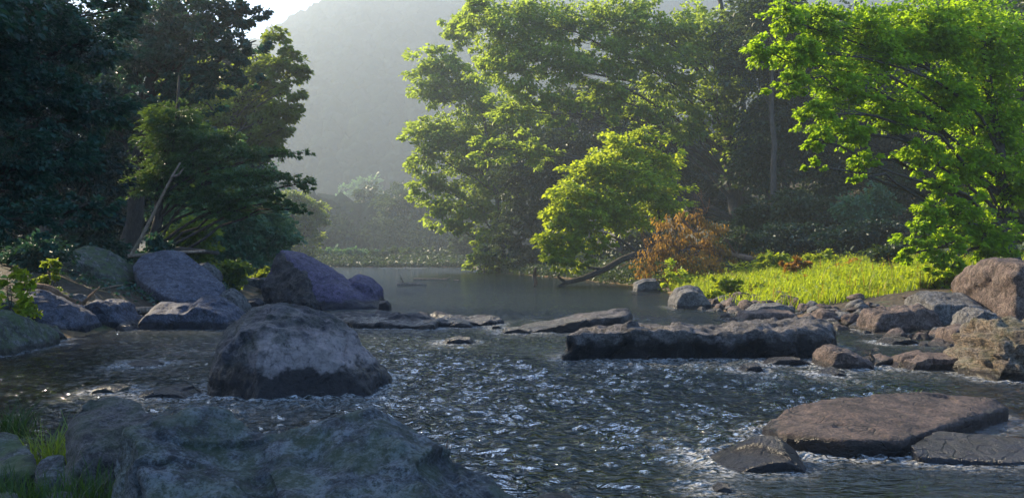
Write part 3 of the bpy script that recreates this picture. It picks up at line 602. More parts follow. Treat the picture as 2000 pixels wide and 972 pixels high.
# ------------------------------------------------------------------ water surface
def build_water():
    nr, nc = 760, 760
    ys = 3.0 * (158 / 3.0) ** np.linspace(0, 1, nr)
    t = np.linspace(0, 1, nc)
    Y = np.repeat(ys[:, None], nc, 1)
    xl = np.interp(ys, LY, LX) - 2.5; xr = np.interp(ys, RY, RX) + 2.5
    # fan-shaped spacing keeps the mesh as fine as the distance needs
    lim = ys * 0.75 + 3
    a = np.maximum(xl, -lim); b = np.minimum(xr, lim)
    X = a[:, None] + (b - a)[:, None] * t[None, :]
    # where the current breaks: the riffle between the ledges and the camera, and the tongue round the rocks
    def bump2(cx, cyy, rx, ry): return np.exp(-(((X - cx) / rx) ** 2 + ((Y - cyy) / ry) ** 2))
    rap = np.clip(0.95 * bump2(2.2, 9.5, 3.6, 4.5) + 0.75 * bump2(-1.4, 9.2, 2.6, 4.5) + 0.8 * bump2(-3.0, 8.6, 2.2, 2.2) + 0.7 * bump2(3.5, 13, 4, 2.5) + 0.55 * bump2(-1.5, 17, 5, 5) + 0.5 * bump2(3, 24, 5, 5) + 0.3 * bump2(-7, 15, 5, 4), 0, 1)
    calm = bump2(2.9, 6.6, 1.7, 0.9) + bump2(4.9, 8.9, 1.0, 0.7) + 0.8 * bump2(0.9, 16.2, 1.1, 1.3)
    rap = np.clip(np.maximum(rap, 0.42 * np.clip((30 - Y) / 12, 0, 1)) - 0.9 * calm, 0.03, 1) 
    rap = rap * (1 + np.clip(X / 1.5 + .4, 0, 1) * (np.clip(0.92 + 1.1 * fbm(X * 1.1 + 0.4 * pnoise(X * .5, Y * .5), Y * 0.33, 2), 0.25, 1.25) - 1))
    w1 = fbm(X * 0.9 + 0.6 * pnoise(X * 0.5, Y * 0.5), Y * 1.1, 2)
    wx = X + 0.25 * pnoise(X * 1.3, Y * 1.3); wy = Y + 0.25 * pnoise(X * 1.3 + 40, Y * 1.3)
    r1 = 1 - np.abs(pnoise(wx * 1.9, wy * 2.6)) * 2
    r2 = 1 - np.abs(pnoise(wx * 4.1 + 9, wy * 5.2)) * 2
    f3 = fbm(X * 4.8, Y * 8.0, 2)
    fade = np.clip(26 / Y, 0.12, 1)
    Z = rap * (0.030 * w1 + 0.045 * r1 ** 2 * np.sign(r1) + 0.026 * r2) + (0.25 + 0.75 * rap) * 0.028 * f3 * fade
    Z += 0.006 * np.sin(Y * 3.1 + 2.0 * pnoise(X * 0.4, Y * 0.4)) * np.clip(rap * 2, 0.15, 1) * fade
    Z -= 0.03 * rap
    # foam collars and wakes: rocks break the stream, which runs towards the camera
    foam_glint = np.zeros_like(X)
    for (rx, y0, y1) in ROCKS:
        m = (np.abs(X - rx) < 0.45) & (Y > y0 - 1.8) & (Y < y1 + 0.8)
        if not m.any(): continue
        dx = np.exp(-((X[m] - rx) / 0.22) ** 2)
        d = np.where(Y[m] < y0, (y0 - Y[m]) / 0.25, np.where(Y[m] > y1, (Y[m] - y1) / 0.2, 0))
        c = 0.55 * dx * np.exp(-d ** 2)
        wk = 0.28 * dx * np.clip(1 - (y0 - Y[m]) / 1.6, 0, 1) * (Y[m] < y0) * rap[m]
        foam_glint[m] = np.maximum(foam_glint[m], np.maximum(c * np.clip(0.25 + rap[m] * 1.2, 0, 1), wk))
    crest = np.clip((r1 - 0.55) * 2.2, 0, 1) * np.clip((pnoise(X * 0.8 + 5, Y * 0.9) + 0.05) * 2.5, 0, 1)
    foam_glint = np.clip(np.maximum(foam_glint, 0.12 * crest * np.clip(rap * 1.4 - 0.5, 0, 1)), 0, 0.9)
    foam_glint = np.maximum(foam_glint, 0.8 * np.exp(-((Y - 139) / 1.2) ** 2) * ((X > -26) & (X < -14)))      # far riffle line
    foam_glint = np.maximum(foam_glint, 0.8 * np.clip(pnoise(X * 2.5, Y * 3.0) + 0.1, 0, 1) * np.exp(-(((X - 2.3) / 2.0) ** 2 + ((Y - 25) / 1.6) ** 2)))  # white flecks here also paint the sun sparkle on the water
    chop = np.clip(0.6 + 0.7 * rap, 0, 1.15) * (1 - 0.72 * np.clip((-4.6 - X) / 1.5, 0, 1) * np.clip((22 - Y) / 4, 0, 1)) * np.clip(1.25 - 0.9 * calm, 0.16, 1) * np.clip(38 / Y, 0.3, 1)
    dl, dr, df = river_d(X, Y); inside = -np.maximum(np.maximum(dl, dr), df)
    depth = np.clip(0.30 + 0.30 * np.clip(inside, 0, 2.2) , 0, 0.92)
    depth = np.where(X > 2.2, depth * np.clip(1.0 - 0.9 * np.exp(-(((X - 5.2) / 2.6) ** 2 + ((Y - 8.4) / 2.4) ** 2)), 0, 1), depth)
    V = np.stack([X, Y, Z], -1).reshape(-1, 3)
    i = np.arange(nr * nc).reshape(nr, nc)
    Q = np.stack([i[:-1, :-1], i[:-1, 1:], i[1:, 1:], i[1:, :-1]], -1).reshape(-1, 4)
    me = mesh_np("water", V, Q, M['water'])
    for nm, arr in (("foam_glint", foam_glint), ("chop", chop), ("depth", depth)):
        at = me.attributes.new(nm, 'FLOAT', 'POINT'); at.data.foreach_set("value", arr.astype(np.float32).ravel())
    o = obj("water", me); o['kind'] = 'structure'
build_water()

# ------------------------------------------------------------------ plants: tubes and leaves
def unit(a): return a / np.maximum(np.linalg.norm(a, axis=-1, keepdims=True), 1e-9)
class Tubes:
    def __init__(s): s.V = []; s.Q = []; s.n = 0
    def add(s, pts, rad, sides=6):
        pts = np.asarray(pts, float); k = len(pts)
        tg = unit(np.gradient(pts, axis=0)); ref = np.where(np.abs(tg[:, 2:3]) > 0.9, np.array([[1., 0, 0]]), np.array([[0, 0, 1.]]))
        u = unit(np.cross(tg, ref)); v = np.cross(tg, u)
        a = np.arange(sides) * 2 * np.pi / sides
        ring = pts[:, None] + np.asarray(rad, float)[:, None, None] * (np.cos(a)[None, :, None] * u[:, None] + np.sin(a)[None, :, None] * v[:, None])
        s.V.append(ring.reshape(-1, 3))
        i = np.arange(k * sides).reshape(k, sides) + s.n; j = np.roll(i, -1, 1)
        s.Q.append(np.stack([i[:-1], j[:-1], j[1:], i[1:]], -1).reshape(-1, 4)); s.n += k * sides
        # close the thin end
        tip = pts[-1] + tg[-1] * rad[-1]; s.V.append(tip[None]); 
        s.Q.append(np.stack([i[-1], j[-1], np.full(sides, s.n), np.full(sides, s.n)], -1)[:, :4]); s.n += 1
    def mesh(s, name, mat):
        Q = np.concatenate(s.Q); tri = Q[:, 2] == Q[:, 3]
        return mesh_np(name, np.concatenate(s.V), [Q[~tri], Q[tri][:, :3]], mat)
def curve(a, b, n=8, sag=0.0, wob=0.05, rng=RNG):
    a = np.asarray(a, float); b = np.asarray(b, float); t = np.linspace(0, 1, n)[:, None]
    L = np.linalg.norm(b - a); p = a + (b - a) * t
    p = p + np.array([0, 0, 1.]) * (sag * L * 4 * t * (1 - t))
    w = rng.normal(0, 1, (n, 3)).cumsum(0); w = w - w[0] - (w[-1] - w[0]) * t
    return p + w * wob * L / math.sqrt(n)
def leaf_mesh(name, P, A, Nn, L, wr, mat, fold=0.18, rng=RNG):
    """one pointed, folded leaf per row: P base, A direction, Nn upper side, L length"""
    A = unit(A); S = unit(np.cross(Nn, A)); Nn = np.cross(A, S); L = L[:, None]; w = L * wr
    up = Nn * w * fold
    v = np.stack([P, P + A * L * .35 + S * w * .5 + up, P + A * L * .72 + S * w * .36 + up, P + A * L - Nn * L * .08,
                  P + A * L * .72 - S * w * .36 + up, P + A * L * .35 - S * w * .5 + up], 1).reshape(-1, 3)
    b = (np.arange(len(P)) * 6)[:, None]
    q = np.concatenate([b + np.array([[0, 3, 2, 1]]), b + np.array([[0, 5, 4, 3]])])
    return mesh_np(name, v, q, mat, smooth=False)
def crown_points(blobs, cov, leafpx, csize, flat, rng, shell=2.4, per=34):
    """blobs (px,py,rx,ry,Y[,depth factor]) -> cluster centres and leaves spread round them"""
    P = []; A = []; N_ = []; LL = []; C = []
    for bi, b in enumerate(blobs):
        px, py, rx, ry, Y = b[:5]; df = b[5] if len(b) > 5 else 0.85
        c = W(px, py, Y); R = np.array([rx * Y / F, df * math.sqrt(rx * ry) * Y / F, ry * Y / F])
        L = leafpx * Y / 852.0
        n = max(30, int(COVK * cov * math.pi * rx * ry / 4 / (0.5 * 0.6 * leafpx ** 2)))
        nc = max(3, n // per)
        d = unit(rng.normal(0, 1, (nc, 3))); d[:, 2] += 0.12; d = unit(d)
        rad = rng.random(nc) ** (1 / shell); rad *= 1 + 0.22 * rng.normal(0, 1, nc) * (rad > .7)
        cc = c + d * R * rad[:, None]
        C.append((c, cc))
        cs = csize * min(R[0], R[2]) * rng.uniform(.6, 1.35, nc)
        idx = rng.integers(0, nc, n)
        g = rng.normal(0, 1, (n, 3)); g = unit(g) * (rng.random((n, 1)) ** 0.45)
        out = unit(d[idx] * np.array([1, 1, 0.35]) + 0.35 * rng.normal(0, 1, (n, 3)))
        off = g * cs[idx][:, None] * np.array([1.15, 1.15, flat])
        off[:, 2] -= 0.25 * (np.hypot(off[:, 0], off[:, 1]) / np.maximum(cs[idx], 1e-3)) ** 2 * cs[idx]      # sprays droop at their rims
        P.append(cc[idx] + off)
        A.append(unit(out * 0.9 + 0.5 * g + np.array([0, 0, -0.35])))
        N_.append(unit(np.array([0, 0, 1.]) + 0.65 * rng.normal(0, 1, (n, 3))))
        LL.append(L * rng.uniform(.65, 1.3, n))
    return np.concatenate(P), np.concatenate(A), np.concatenate(N_), np.concatenate(LL), C
TC = [100]; COVK = 1.6
def tree(label, base, blobs, leaf, trunk_r, top=None, cov=4.0, leafpx=4.6, csize=0.30, flat=0.5, bark='bark', name="broadleaf_tree", cat="tree",
         group=None, wr=0.62, twigs=0.5, lean=None, stems=1, per=34, limbs=True, shell=2.4):
    """base (px, Y) on the ground or an (x,y,z) point; a tapering trunk, a limb to every mass of leaves, twigs to the sprays"""
    TC[0] += 1; rng = np.random.default_rng(TC[0])
    if len(base) == 2:
        x = (base[0] - CX) * base[1] / F; b = np.array([x, base[1], G(x, base[1]) - 0.15])
    else: b = np.array(base, float)
    root = empty(name, b.tolist()); tag(root, label, cat, group)
    P, A, Nn, LL, C = crown_points(blobs, cov, leafpx, csize, flat, rng, shell=shell, per=per)
    cm = leaf_mesh("crown", P - b, A, Nn, LL, wr, M[leaf])
    obj("crown", cm, root)
    cen = np.array([c for c, _ in C])
    if top is None:
        hi = cen[np.argmax(cen[:, 2])]; top = np.array([b[0] * 0.5 + hi[0] * 0.5, b[1] * 0.5 + hi[1] * 0.5, hi[2] + 0.2 * (hi[2] - b[2])])
    top = np.asarray(top, float)
    tp = curve(b, top, 14, 0.0, 0.035, rng)
    if stems == 1:
        rr = trunk_r * (1 - 0.85 * np.linspace(0, 1, 14)) ** 0.9; rr[0] *= 1.5; rr[1] *= 1.1
        t = Tubes(); t.add(tp - b, rr, 10); obj("trunk", t.mesh("trunk", M[bark]), root)
    if limbs:
        for (c, cc) in C:
            t = Tubes()
            if stems == 1:
                h = np.clip((c[2] - b[2]) / max(top[2] - b[2], .1) - 0.18, 0.12, 0.9); k = h * 13; i0 = int(k)
                s0 = tp[i0]; r0 = trunk_r * (1 - .85 * h) * 0.36
            else: s0 = b + np.array([rng.normal(0, .15), rng.normal(0, .15), 0]); r0 = trunk_r
            lp = curve(s0, c, 8, 0.08, 0.06, rng); t.add(lp - b, r0 * np.linspace(1, .35, 8), 6)
            m = rng.random(len(cc)) < twigs
            for q in cc[m]:
                j = rng.integers(3, 8); t.add(curve(lp[j], q, 4, 0.05, 0.06, rng) - b, r0 * .22 * np.array([1, .7, .45, .2]), 3)
            obj("limb" if stems == 1 else "stem", t.mesh("limb", M[bark]), root)
    return root
# ------------------------------------------------------------------ right bank trees
tree("tall tree leaning over river with its bent trunk in sight, leftmost on right bank", (985, 104),
     [(905, 60, 40, 45, 104), (860, 130, 55, 45, 104), (835, 175, 38, 40, 103), (900, 190, 70, 60, 105), (845, 260, 52, 45, 103), (825, 310, 36, 40, 103), (910, 290, 70, 60, 105),
      (840, 365, 44, 38, 103), (900, 400, 60, 45, 104), (960, 350, 60, 60, 106), (880, 445, 40, 25, 103), (960, 440, 50, 45, 104), (990, 250, 70, 70, 107)],
     'leaf_right', 0.42, top=W(930, 150, 104), cov=3.2, csize=0.31, leafpx=4.0, per=44)
tree("huge broad tree with long dark limbs arching left over river, centre of right bank", (1445, 82),
     [(945, 25, 45, 45, 80), (1010, 50, 70, 60, 79), (960, 110, 45, 45, 80), (1030, 140, 70, 55, 79), (1100, 50, 80, 60, 80), (1120, 130, 70, 45, 78), (1010, 215, 50, 40, 80),
      (1090, 210, 55, 35, 79), (1200, 40, 80, 55, 80), (1210, 120, 70, 45, 79), (1180, 190, 60, 40, 79), (1290, 60, 80, 60, 81), (1300, 150, 70, 60, 80), (1240, 235, 60, 30, 80),
      (1380, 90, 70, 70, 83), (1400, 190, 65, 60, 82), (1340, 250, 50, 40, 80), (1440, 270, 45, 50, 82), (1470, 150, 60, 80, 85), (960, 290, 40, 30, 82), (1040, 300, 45, 35, 82)],
     'leaf_right', 0.75, top=W(1400, -60, 83), cov=2.9, csize=0.30, leafpx=4.0, twigs=0.3, per=46)
tree("slim mid-green tree standing behind the fallen tree's green crown", (1210, 92),
     [(1120, 290, 70, 50, 92), (1210, 300, 60, 60, 93), (1060, 350, 55, 50, 92), (1140, 370, 60, 50, 92), (1020, 420, 50, 45, 93), (1080, 440, 50, 45, 93), (1000, 350, 45, 50, 94), (1300, 300, 60, 60, 95), (1000, 480, 50, 30, 92)],
     'leaf_shade', 0.3, top=W(1190, 240, 92), cov=3.6, leafpx=4.2)
# fallen tree still in leaf, its bare bough dipping into the river
TC[0] += 1
fr = empty("fallen_tree", W(1500, 515, 57).tolist())
tag(fr, "half-fallen bright lime-green tree with bare bough dipping into the river", "tree")
fb = np.array(W(1500, 515, 57)); t = Tubes()
pts = [W(1500, 515, 57), W(1420, 496, 56.5), W(1340, 492, 56), W(1250, 494, 55.5), W(1215, 506, 55), W(1180, 526, 54.5), W(1140, 543, 54), W(1105, 552, 53.6), W(1088, 562, 53.2)]
t.add(np.array(pts) - fb, [.34, .30, .27, .24, .2, .2, .18, .15, .1], 8); obj("trunk", t.mesh("trunk", M['bark']), fr)
for a, bs in ((W(1180, 526, 54.5), [W(1150, 522, 54), W(1130, 508, 54)]), (W(1250, 494, 55.5), [W(1215, 470, 55), W(1180, 455, 55), W(1150, 462, 55)]), (W(1300, 490, 56), [W(1240, 440, 56), W(1200, 380, 56), W(1190, 340, 56)]),
              (W(1105, 552, 53.6), [W(1090, 540, 53), W(1096, 530, 53)]), (W(1280, 492, 56), [W(1290, 430, 56), W(1265, 330, 56), W(1258, 262, 56)]), (W(1340, 492, 56), [W(1320, 420, 57), W(1310, 350, 57)])):
    t = Tubes(); p = np.array([a] + bs) - fb; t.add(p, np.linspace(.13, .03, len(p)), 5); obj("limb", t.mesh("limb", M['bark']), fr)
P_, A_, N_, L_, _c = crown_points([(1258, 265, 22, 22, 56), (1225, 300, 50, 32, 56), (1290, 320, 38, 36, 56), (1180, 330, 50, 38, 55), (1240, 360, 60, 40, 55), (1130, 340, 35, 25, 56), (1120, 385, 45, 35, 54.5), (1180, 400, 60, 35, 54.5),
     (1290, 390, 50, 40, 56), (1090, 425, 40, 30, 54), (1150, 435, 50, 28, 54), (1220, 430, 45, 28, 55), (1070, 470, 28, 24, 53.5), (1110, 480, 36, 24, 53.5), (1085, 505, 34, 20, 53), (1130, 510, 22, 16, 53.5), (1170, 475, 35, 16, 54)], 4.0, 4.0, .42, .4, np.random.default_rng(71))
obj("crown", leaf_mesh("crown", P_ - fb, A_, N_, L_, .6, M['leaf_lime']), fr)
# its neighbour, dead and rust leaved
TC[0] += 1
dr_ = empty("dead_tree", W(1480, 512, 50).tolist()); tag(dr_, "fallen dead tree with rust-orange withered leaves hanging at the bank", "tree")
db = np.array(W(1480, 512, 50)); t = Tubes()
t.add(np.array([W(1500, 513, 50), W(1440, 500, 49.5), W(1400, 490, 49.2), W(1360, 455, 49), W(1325, 425, 49)]) - db, [.2, .17, .14, .1, .05], 7); obj("trunk", t.mesh("trunk", M['bark_red']), dr_)
for ps in ([W(1400, 490, 49.2), W(1350, 480, 48.5), W(1290, 470, 48), W(1260, 480, 48)], [W(1390, 485, 49), W(1330, 510, 48), W(1300, 545, 47.5)], [W(1360, 455, 49), W(1350, 430, 49), W(1380, 415, 49)], [W(1420, 495, 49), W(1390, 520, 48), W(1400, 550, 47)], [W(1440, 500, 49.5), W(1420, 470, 49.5), W(1400, 455, 49.5)],
           [W(1330, 480, 48.3), W(1280, 500, 47.8), W(1262, 530, 47.5)]):
    t = Tubes(); t.add(np.array(ps) - db, np.linspace(.09, .02, len(ps)), 5)
    for q in range(26):
        e = np.array(ps[1 + q % (len(ps) - 1)]) + RNG.normal(0, .75, 3); t.add(curve(np.array(ps[q % len(ps)]), e, 4, .05, .1) - db, [.03, .022, .015, .008], 3); obj("limb", t.mesh("limb", M['bark_red']), dr_)
P_, A_, N_, L_, _c = crown_points([(1345, 425, 34, 18, 49), (1300, 440, 34, 20, 48), (1380, 445, 34, 24, 49), (1320, 465, 48, 22, 48), (1385, 480, 40, 22, 48.5), (1290, 490, 36, 26, 47.5), (1340, 505, 44, 28, 47.5), (1320, 540, 32, 24, 47), (1390, 520, 36, 24, 47), (1420, 495, 36, 14, 49), (1262, 520, 26, 24, 47.5), (1470, 498, 26, 10, 50), (1300, 560, 16, 12, 46.5), (1365, 540, 24, 18, 46.5)], .75, 2.8, .40, .9, np.random.default_rng(72), per=16)
A_ = unit(A_ * .5 + np.array([0, 0, -1.])); N_ = unit(np.cross(A_, np.random.default_rng(5).normal(0, 1, A_.shape)))
obj("crown", leaf_mesh("crown", P_ - db, A_, N_, L_ * 1.15, .5, M['leaf_dead']), dr_)
# shaded wood behind
shade = [
 ("dim tree in shade of right bank wood, first behind the broad tree's trunk", (1530, 78), [(1480, 330, 60, 60, 78), (1560, 260, 80, 90, 78), (1560, 120, 90, 80, 78), (1620, 340, 60, 50, 78), (1500, 60, 80, 80, 78), (1500, 230, 50, 60, 77)]),
 ("dim tree with straight bare lower trunk in misty right bank wood", (1497, 70), [(1500, 20, 70, 60, 72), (1450, 120, 40, 50, 72), (1560, 60, 60, 60, 72)]),
 ("shaded tree under the maple's left branches in right bank wood", (1640, 88), [(1640, 250, 90, 70, 88), (1700, 330, 80, 60, 88), (1660, 120, 100, 90, 88), (1600, 390, 60, 40, 86), (1740, 200, 90, 90, 90)]),
 ("shaded tree behind the maple's trunk in right bank wood", (1810, 70), [(1800, 330, 90, 60, 70), (1840, 180, 110, 100, 70), (1920, 350, 90, 80, 72), (1960, 200, 110, 110, 72), (1880, 60, 120, 90, 74)]),
 ("shaded tree between the leaning tree and the broad tree on right bank", (1330, 108), [(1290, 350, 80, 70, 108), (1390, 330, 80, 70, 108), (1240, 230, 90, 80, 110), (1380, 400, 60, 40, 106), (1130, 240, 90, 90, 112), (1050, 320, 80, 80, 112), (1430, 400, 50, 40, 104)]),
 ("dim tree at far right edge of the wood behind the square-cut block", (2050, 50), [(1960, 430, 80, 50, 50), (2040, 330, 100, 100, 50), (1880, 420, 60, 40, 52), (2050, 120, 120, 120, 50)]),
 ("dim low-branched tree over the grassy bank's far side in right bank wood", (1730, 80), [(1730, 400, 60, 40, 80), (1800, 430, 60, 40, 78), (1660, 430, 50, 30, 80), (1850, 390, 60, 50, 82)]),
]
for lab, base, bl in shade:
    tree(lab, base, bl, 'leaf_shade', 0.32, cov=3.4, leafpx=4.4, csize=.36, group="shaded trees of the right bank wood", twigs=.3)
for lab, pts, r in (("hazy pale bare trunk standing in the shaded wood above the grassy bank", [W(1450, 500, 96), W(1446, 400, 96), (W(1455, 250, 96)), W(1440, 60, 96)], .45),
                    ("thin hazy bare trunk with side branch stub in the shaded wood", [W(1497, 480, 100), W(1497, 380, 100), W(1502, 280, 100), W(1495, 100, 100)], .24)):
    rt = empty("bare_trunk_tree", pts[0].tolist()); tag(rt, lab, "tree", "bare trunks in the right bank wood")
    t = Tubes(); p = np.array(pts) - pts[0]; p[0, 2] -= 1.5; t.add(p, np.linspace(r, r * .6, 4), 9); obj("trunk", t.mesh("trunk", M['bark']), rt)
    t = Tubes(); q = p[2] * .5 + p[1] * .5; t.add(np.array([q, q + np.array([.9, .2, .3]), q + np.array([2.2, .3, .4])]), [r * .3, r * .25, r * .1], 5); obj("limb", t.mesh("limb", M['bark']), rt)
# near maple
tree("near maple with big glowing leaves hanging in from the top right corner", (1985, 29),
     [(1530, 35, 42, 34, 26), (1490, 95, 34, 30, 25.5), (1560, 110, 52, 40, 26), (1540, 165, 40, 26, 25.5), (1610, 60, 60, 55, 27), (1590, 225, 42, 30, 25.5), (1640, 170, 62, 50, 26.5), (1600, 275, 32, 22, 25), (1660, 260, 46, 38, 26),
      (1590, 325, 22, 14, 24.8), (1690, 320, 36, 22, 25.5), (1670, 350, 18, 14, 25), (1710, 90, 80, 75, 27.5), (1740, 220, 62, 50, 27), (1820, 60, 85, 75, 28), (1840, 190, 80, 65, 28), (1930, 90, 90, 85, 29), (1940, 230, 80, 70, 29),
      (1800, 300, 46, 34, 27), (1880, 320, 70, 45, 28), (1970, 360, 60, 60, 29), (1840, 360, 36, 30, 26.5), (1810, 410, 34, 30, 26), (1790, 455, 28, 30, 25.8), (1870, 420, 56, 40, 26.5), (1775, 495, 24, 18, 25.8), (1840, 480, 46, 30, 26), (1920, 460, 60, 40, 27), (1860, 520, 46, 18, 26), (1950, 500, 40, 22, 27)],
     'leaf_maple', 0.24, top=W(1880, -80, 28.5), cov=3.6, leafpx=4.2, csize=.33, flat=.42, wr=.72, per=40, name="maple_tree", twigs=.5)
# shrubs of the right bank
def shrub(label, px, py, rx, ry, Y, leaf, cov=4, leafpx=4.2, group=None, n=4, name="shrub", csize=.45, flat=.7):
    r = np.random.default_rng(int(px * 7 + py)); bl = []
    for k in range(n): bl.append((px + r.uniform(-.55, .55) * rx, py + r.uniform(-.5, .5) * ry, rx * r.uniform(.45, .7), ry * r.uniform(.45, .75), Y + r.uniform(-.4, .4) * rx * Y / F))
    b = W(px, py, Y); z = G(b[0], b[1])
    gy_ = HY + (CH - z) * F / Y
    if gy_ > py + ry * .6 and Y > 12: bl += [(px + q * rx, (py + gy_) / 2, rx * .5, max(6, (gy_ - py) * .5), Y) for q in (-.4, .4)]
    return tree(label, (b[0], b[1], min(z - 0.1, b[2])), bl, leaf, 0.0009 * Y, cov=cov, leafpx=leafpx, csize=csize, flat=flat, stems=4, name=name, cat="shrub", group=group, twigs=.35)
shrub("hazy teal rounded shrub in the wood beneath the maple's hanging branch tips", 1700, 405, 60, 55, 64, 'leaf_teal')
shrub("grey-green misty shrub left of the teal shrub, in the wood", 1580, 425, 70, 55, 66, 'leaf_shade')
shrub("grey-green low misty shrub above the fallen dead tree's root end", 1480, 440, 60, 50, 68, 'leaf_shade')
shrub("pale leafy shrub at the foot of the leaning tree, over the water", 945, 500, 42, 24, 101, 'leaf_right', cov=3.2)
shrub("low leafy shrub between the leaning tree's foot and the dipping bough", 1030, 512, 45, 20, 98, 'leaf_shade', cov=3.4)
shrub("dark low shrub by water behind the dipping bough's green leaves", 1180, 510, 60, 30, 84, 'leaf_shade')
shrub("dry spindly green shrub with brown tip at the maple's foot, by grass", 1725, 505, 36, 34, 38, 'leaf_shade', cov=3)
shrub("olive bush in the wood seen through the fallen trees' bare boughs", 1245, 476, 60, 34, 112, 'leaf_shade', n=6)
shrub("green leafy bush at water under the rust-orange dead tree", 1325, 545, 34, 26, 44, 'leaf_lime', cov=2.4, leafpx=3.8)
shrub("grey-green bush behind the top of the rust-orange dead tree", 1440, 470, 50, 34, 58, 'leaf_shade')
shrub("leafy yellow-green bush at right end of grass, under the maple", 1840, 540, 60, 26, 27, 'leaf_lime', cov=3, leafpx=5)
shrub("brown-leaved tuft of dying weeds in middle of the grassy bank", 1560, 516, 34, 16, 41, 'leaf_rust', cov=3.2, name="weed_clump", n=5)
shrub("brown-leaved tuft of dying weeds right of the middle one, near the dry shrub", 1664, 516, 26, 18, 40, 'leaf_rust', cov=3.2, name="weed_clump", n=5)
shrub("tall yellow-green weed clump at back of grassy bank, between brown tufts", 1610, 505, 34, 18, 44, 'leaf_weed', cov=3, name="weed_clump", n=5)
shrub("tall green weed clump at back left of grassy bank, left of brown tufts", 1510, 505, 34, 16, 46, 'leaf_weed', cov=3, name="weed_clump", n=5)
shrub("rusty low brush on bank at far right, under the maple's lowest leaves", 1890, 562, 40, 12, 24, 'leaf_rust', cov=2.5, name="weed_clump")

for lab, px, py, rx, ry, Y, lf in (("leafy weed clump at river end of the grassy bank, behind the dome rock", 1420, 552, 30, 14, 35, 'leaf_weed'), ("low weed clump in grass above the flat reddish slab", 1490, 560, 30, 10, 33, 'leaf_weed'),
     ("golden weed clump in middle of the grass, below the brown tufts", 1600, 545, 30, 12, 36, 'leaf_rust'), ("fresh weed clump right of the golden one in the grass", 1690, 548, 34, 12, 35, 'leaf_lime'), ("weed clump on grass just above the jumbled rock mass", 1740, 562, 34, 12, 31, 'leaf_weed'),
     ("yellowish weed clump behind the tilted pale slab", 1800, 550, 34, 14, 29, 'leaf_lime'), ("darker weed clump at back of grass under the dry shrub", 1690, 520, 40, 14, 42, 'leaf_mid'), ("green weed clump on the river edge under the rust leaves", 1400, 575, 24, 10, 33, 'leaf_lime'),
     ("broad dark bush in the wood directly behind the grassy bank", 1560, 470, 110, 30, 60, 'leaf_dark'), ("broad dark bush in the wood behind the dry shrub", 1690, 465, 90, 32, 56, 'leaf_dark')):
    shrub(lab, px, py, rx, ry, Y, lf, cov=3.2, leafpx=3.8, name="weed_clump" if ry < 20 else "shrub", n=6)
# ------------------------------------------------------------------ left bank trees
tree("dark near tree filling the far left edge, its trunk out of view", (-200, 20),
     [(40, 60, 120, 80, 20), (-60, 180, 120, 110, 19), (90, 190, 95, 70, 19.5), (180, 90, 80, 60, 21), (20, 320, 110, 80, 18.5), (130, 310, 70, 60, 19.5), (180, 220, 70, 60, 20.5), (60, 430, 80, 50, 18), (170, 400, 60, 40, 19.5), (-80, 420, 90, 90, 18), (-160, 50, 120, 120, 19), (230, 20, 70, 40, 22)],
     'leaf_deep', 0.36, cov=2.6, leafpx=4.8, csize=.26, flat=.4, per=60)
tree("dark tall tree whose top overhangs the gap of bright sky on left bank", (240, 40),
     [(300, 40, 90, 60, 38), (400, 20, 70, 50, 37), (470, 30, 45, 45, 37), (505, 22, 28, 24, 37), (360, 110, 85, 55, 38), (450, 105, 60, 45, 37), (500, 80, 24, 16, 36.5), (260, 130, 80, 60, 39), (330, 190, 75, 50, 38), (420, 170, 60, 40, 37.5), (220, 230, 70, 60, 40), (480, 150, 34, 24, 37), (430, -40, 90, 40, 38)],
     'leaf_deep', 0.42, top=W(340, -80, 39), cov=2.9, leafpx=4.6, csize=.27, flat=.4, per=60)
tree("sun-edged tree with yellow-green leaves reaching into the misty gap from left bank", (400, 56),
     [(530, 75, 26, 22, 56), (545, 130, 40, 30, 56), (590, 135, 20, 24, 56), (570, 175, 30, 20, 55.5), (505, 150, 40, 40, 57), (545, 215, 44, 28, 56), (590, 205, 14, 10, 55.5), (480, 220, 60, 40, 57), (520, 265, 44, 26, 56), (420, 240, 60, 45, 58), (470, 290, 55, 30, 57), (570, 110, 22, 16, 56), (555, 250, 22, 14, 55.5), (380, 180, 60, 60, 59), (540, 290, 26, 14, 56)],
     'leaf_mid', 0.36, top=W(470, 40, 57), cov=4.2, leafpx=4.2, csize=.42)
tree("conifer with flat feathery layered branches, gold tips over the far water", (300, 33),
     [(420, 270, 60, 22, 32), (500, 300, 60, 16, 32), (560, 300, 34, 8, 32), (592, 299, 16, 5, 32), (380, 320, 70, 30, 32.5), (470, 345, 75, 20, 31.5), (545, 345, 45, 12, 31.5), (595, 358, 24, 13, 31.5), (500, 385, 60, 14, 31.5), (560, 402, 36, 10, 31.5), (590, 412, 18, 6, 31.5), (400, 385, 70, 24, 32), (330, 270, 60, 40, 33), (310, 350, 60, 40, 33), (450, 410, 50, 18, 32), (350, 230, 60, 30, 33)],
     'leaf_hemlock', 0.22, top=W(350, 150, 33), cov=6.0, leafpx=3.6, csize=.46, flat=.26, wr=.34, name="conifer_tree")
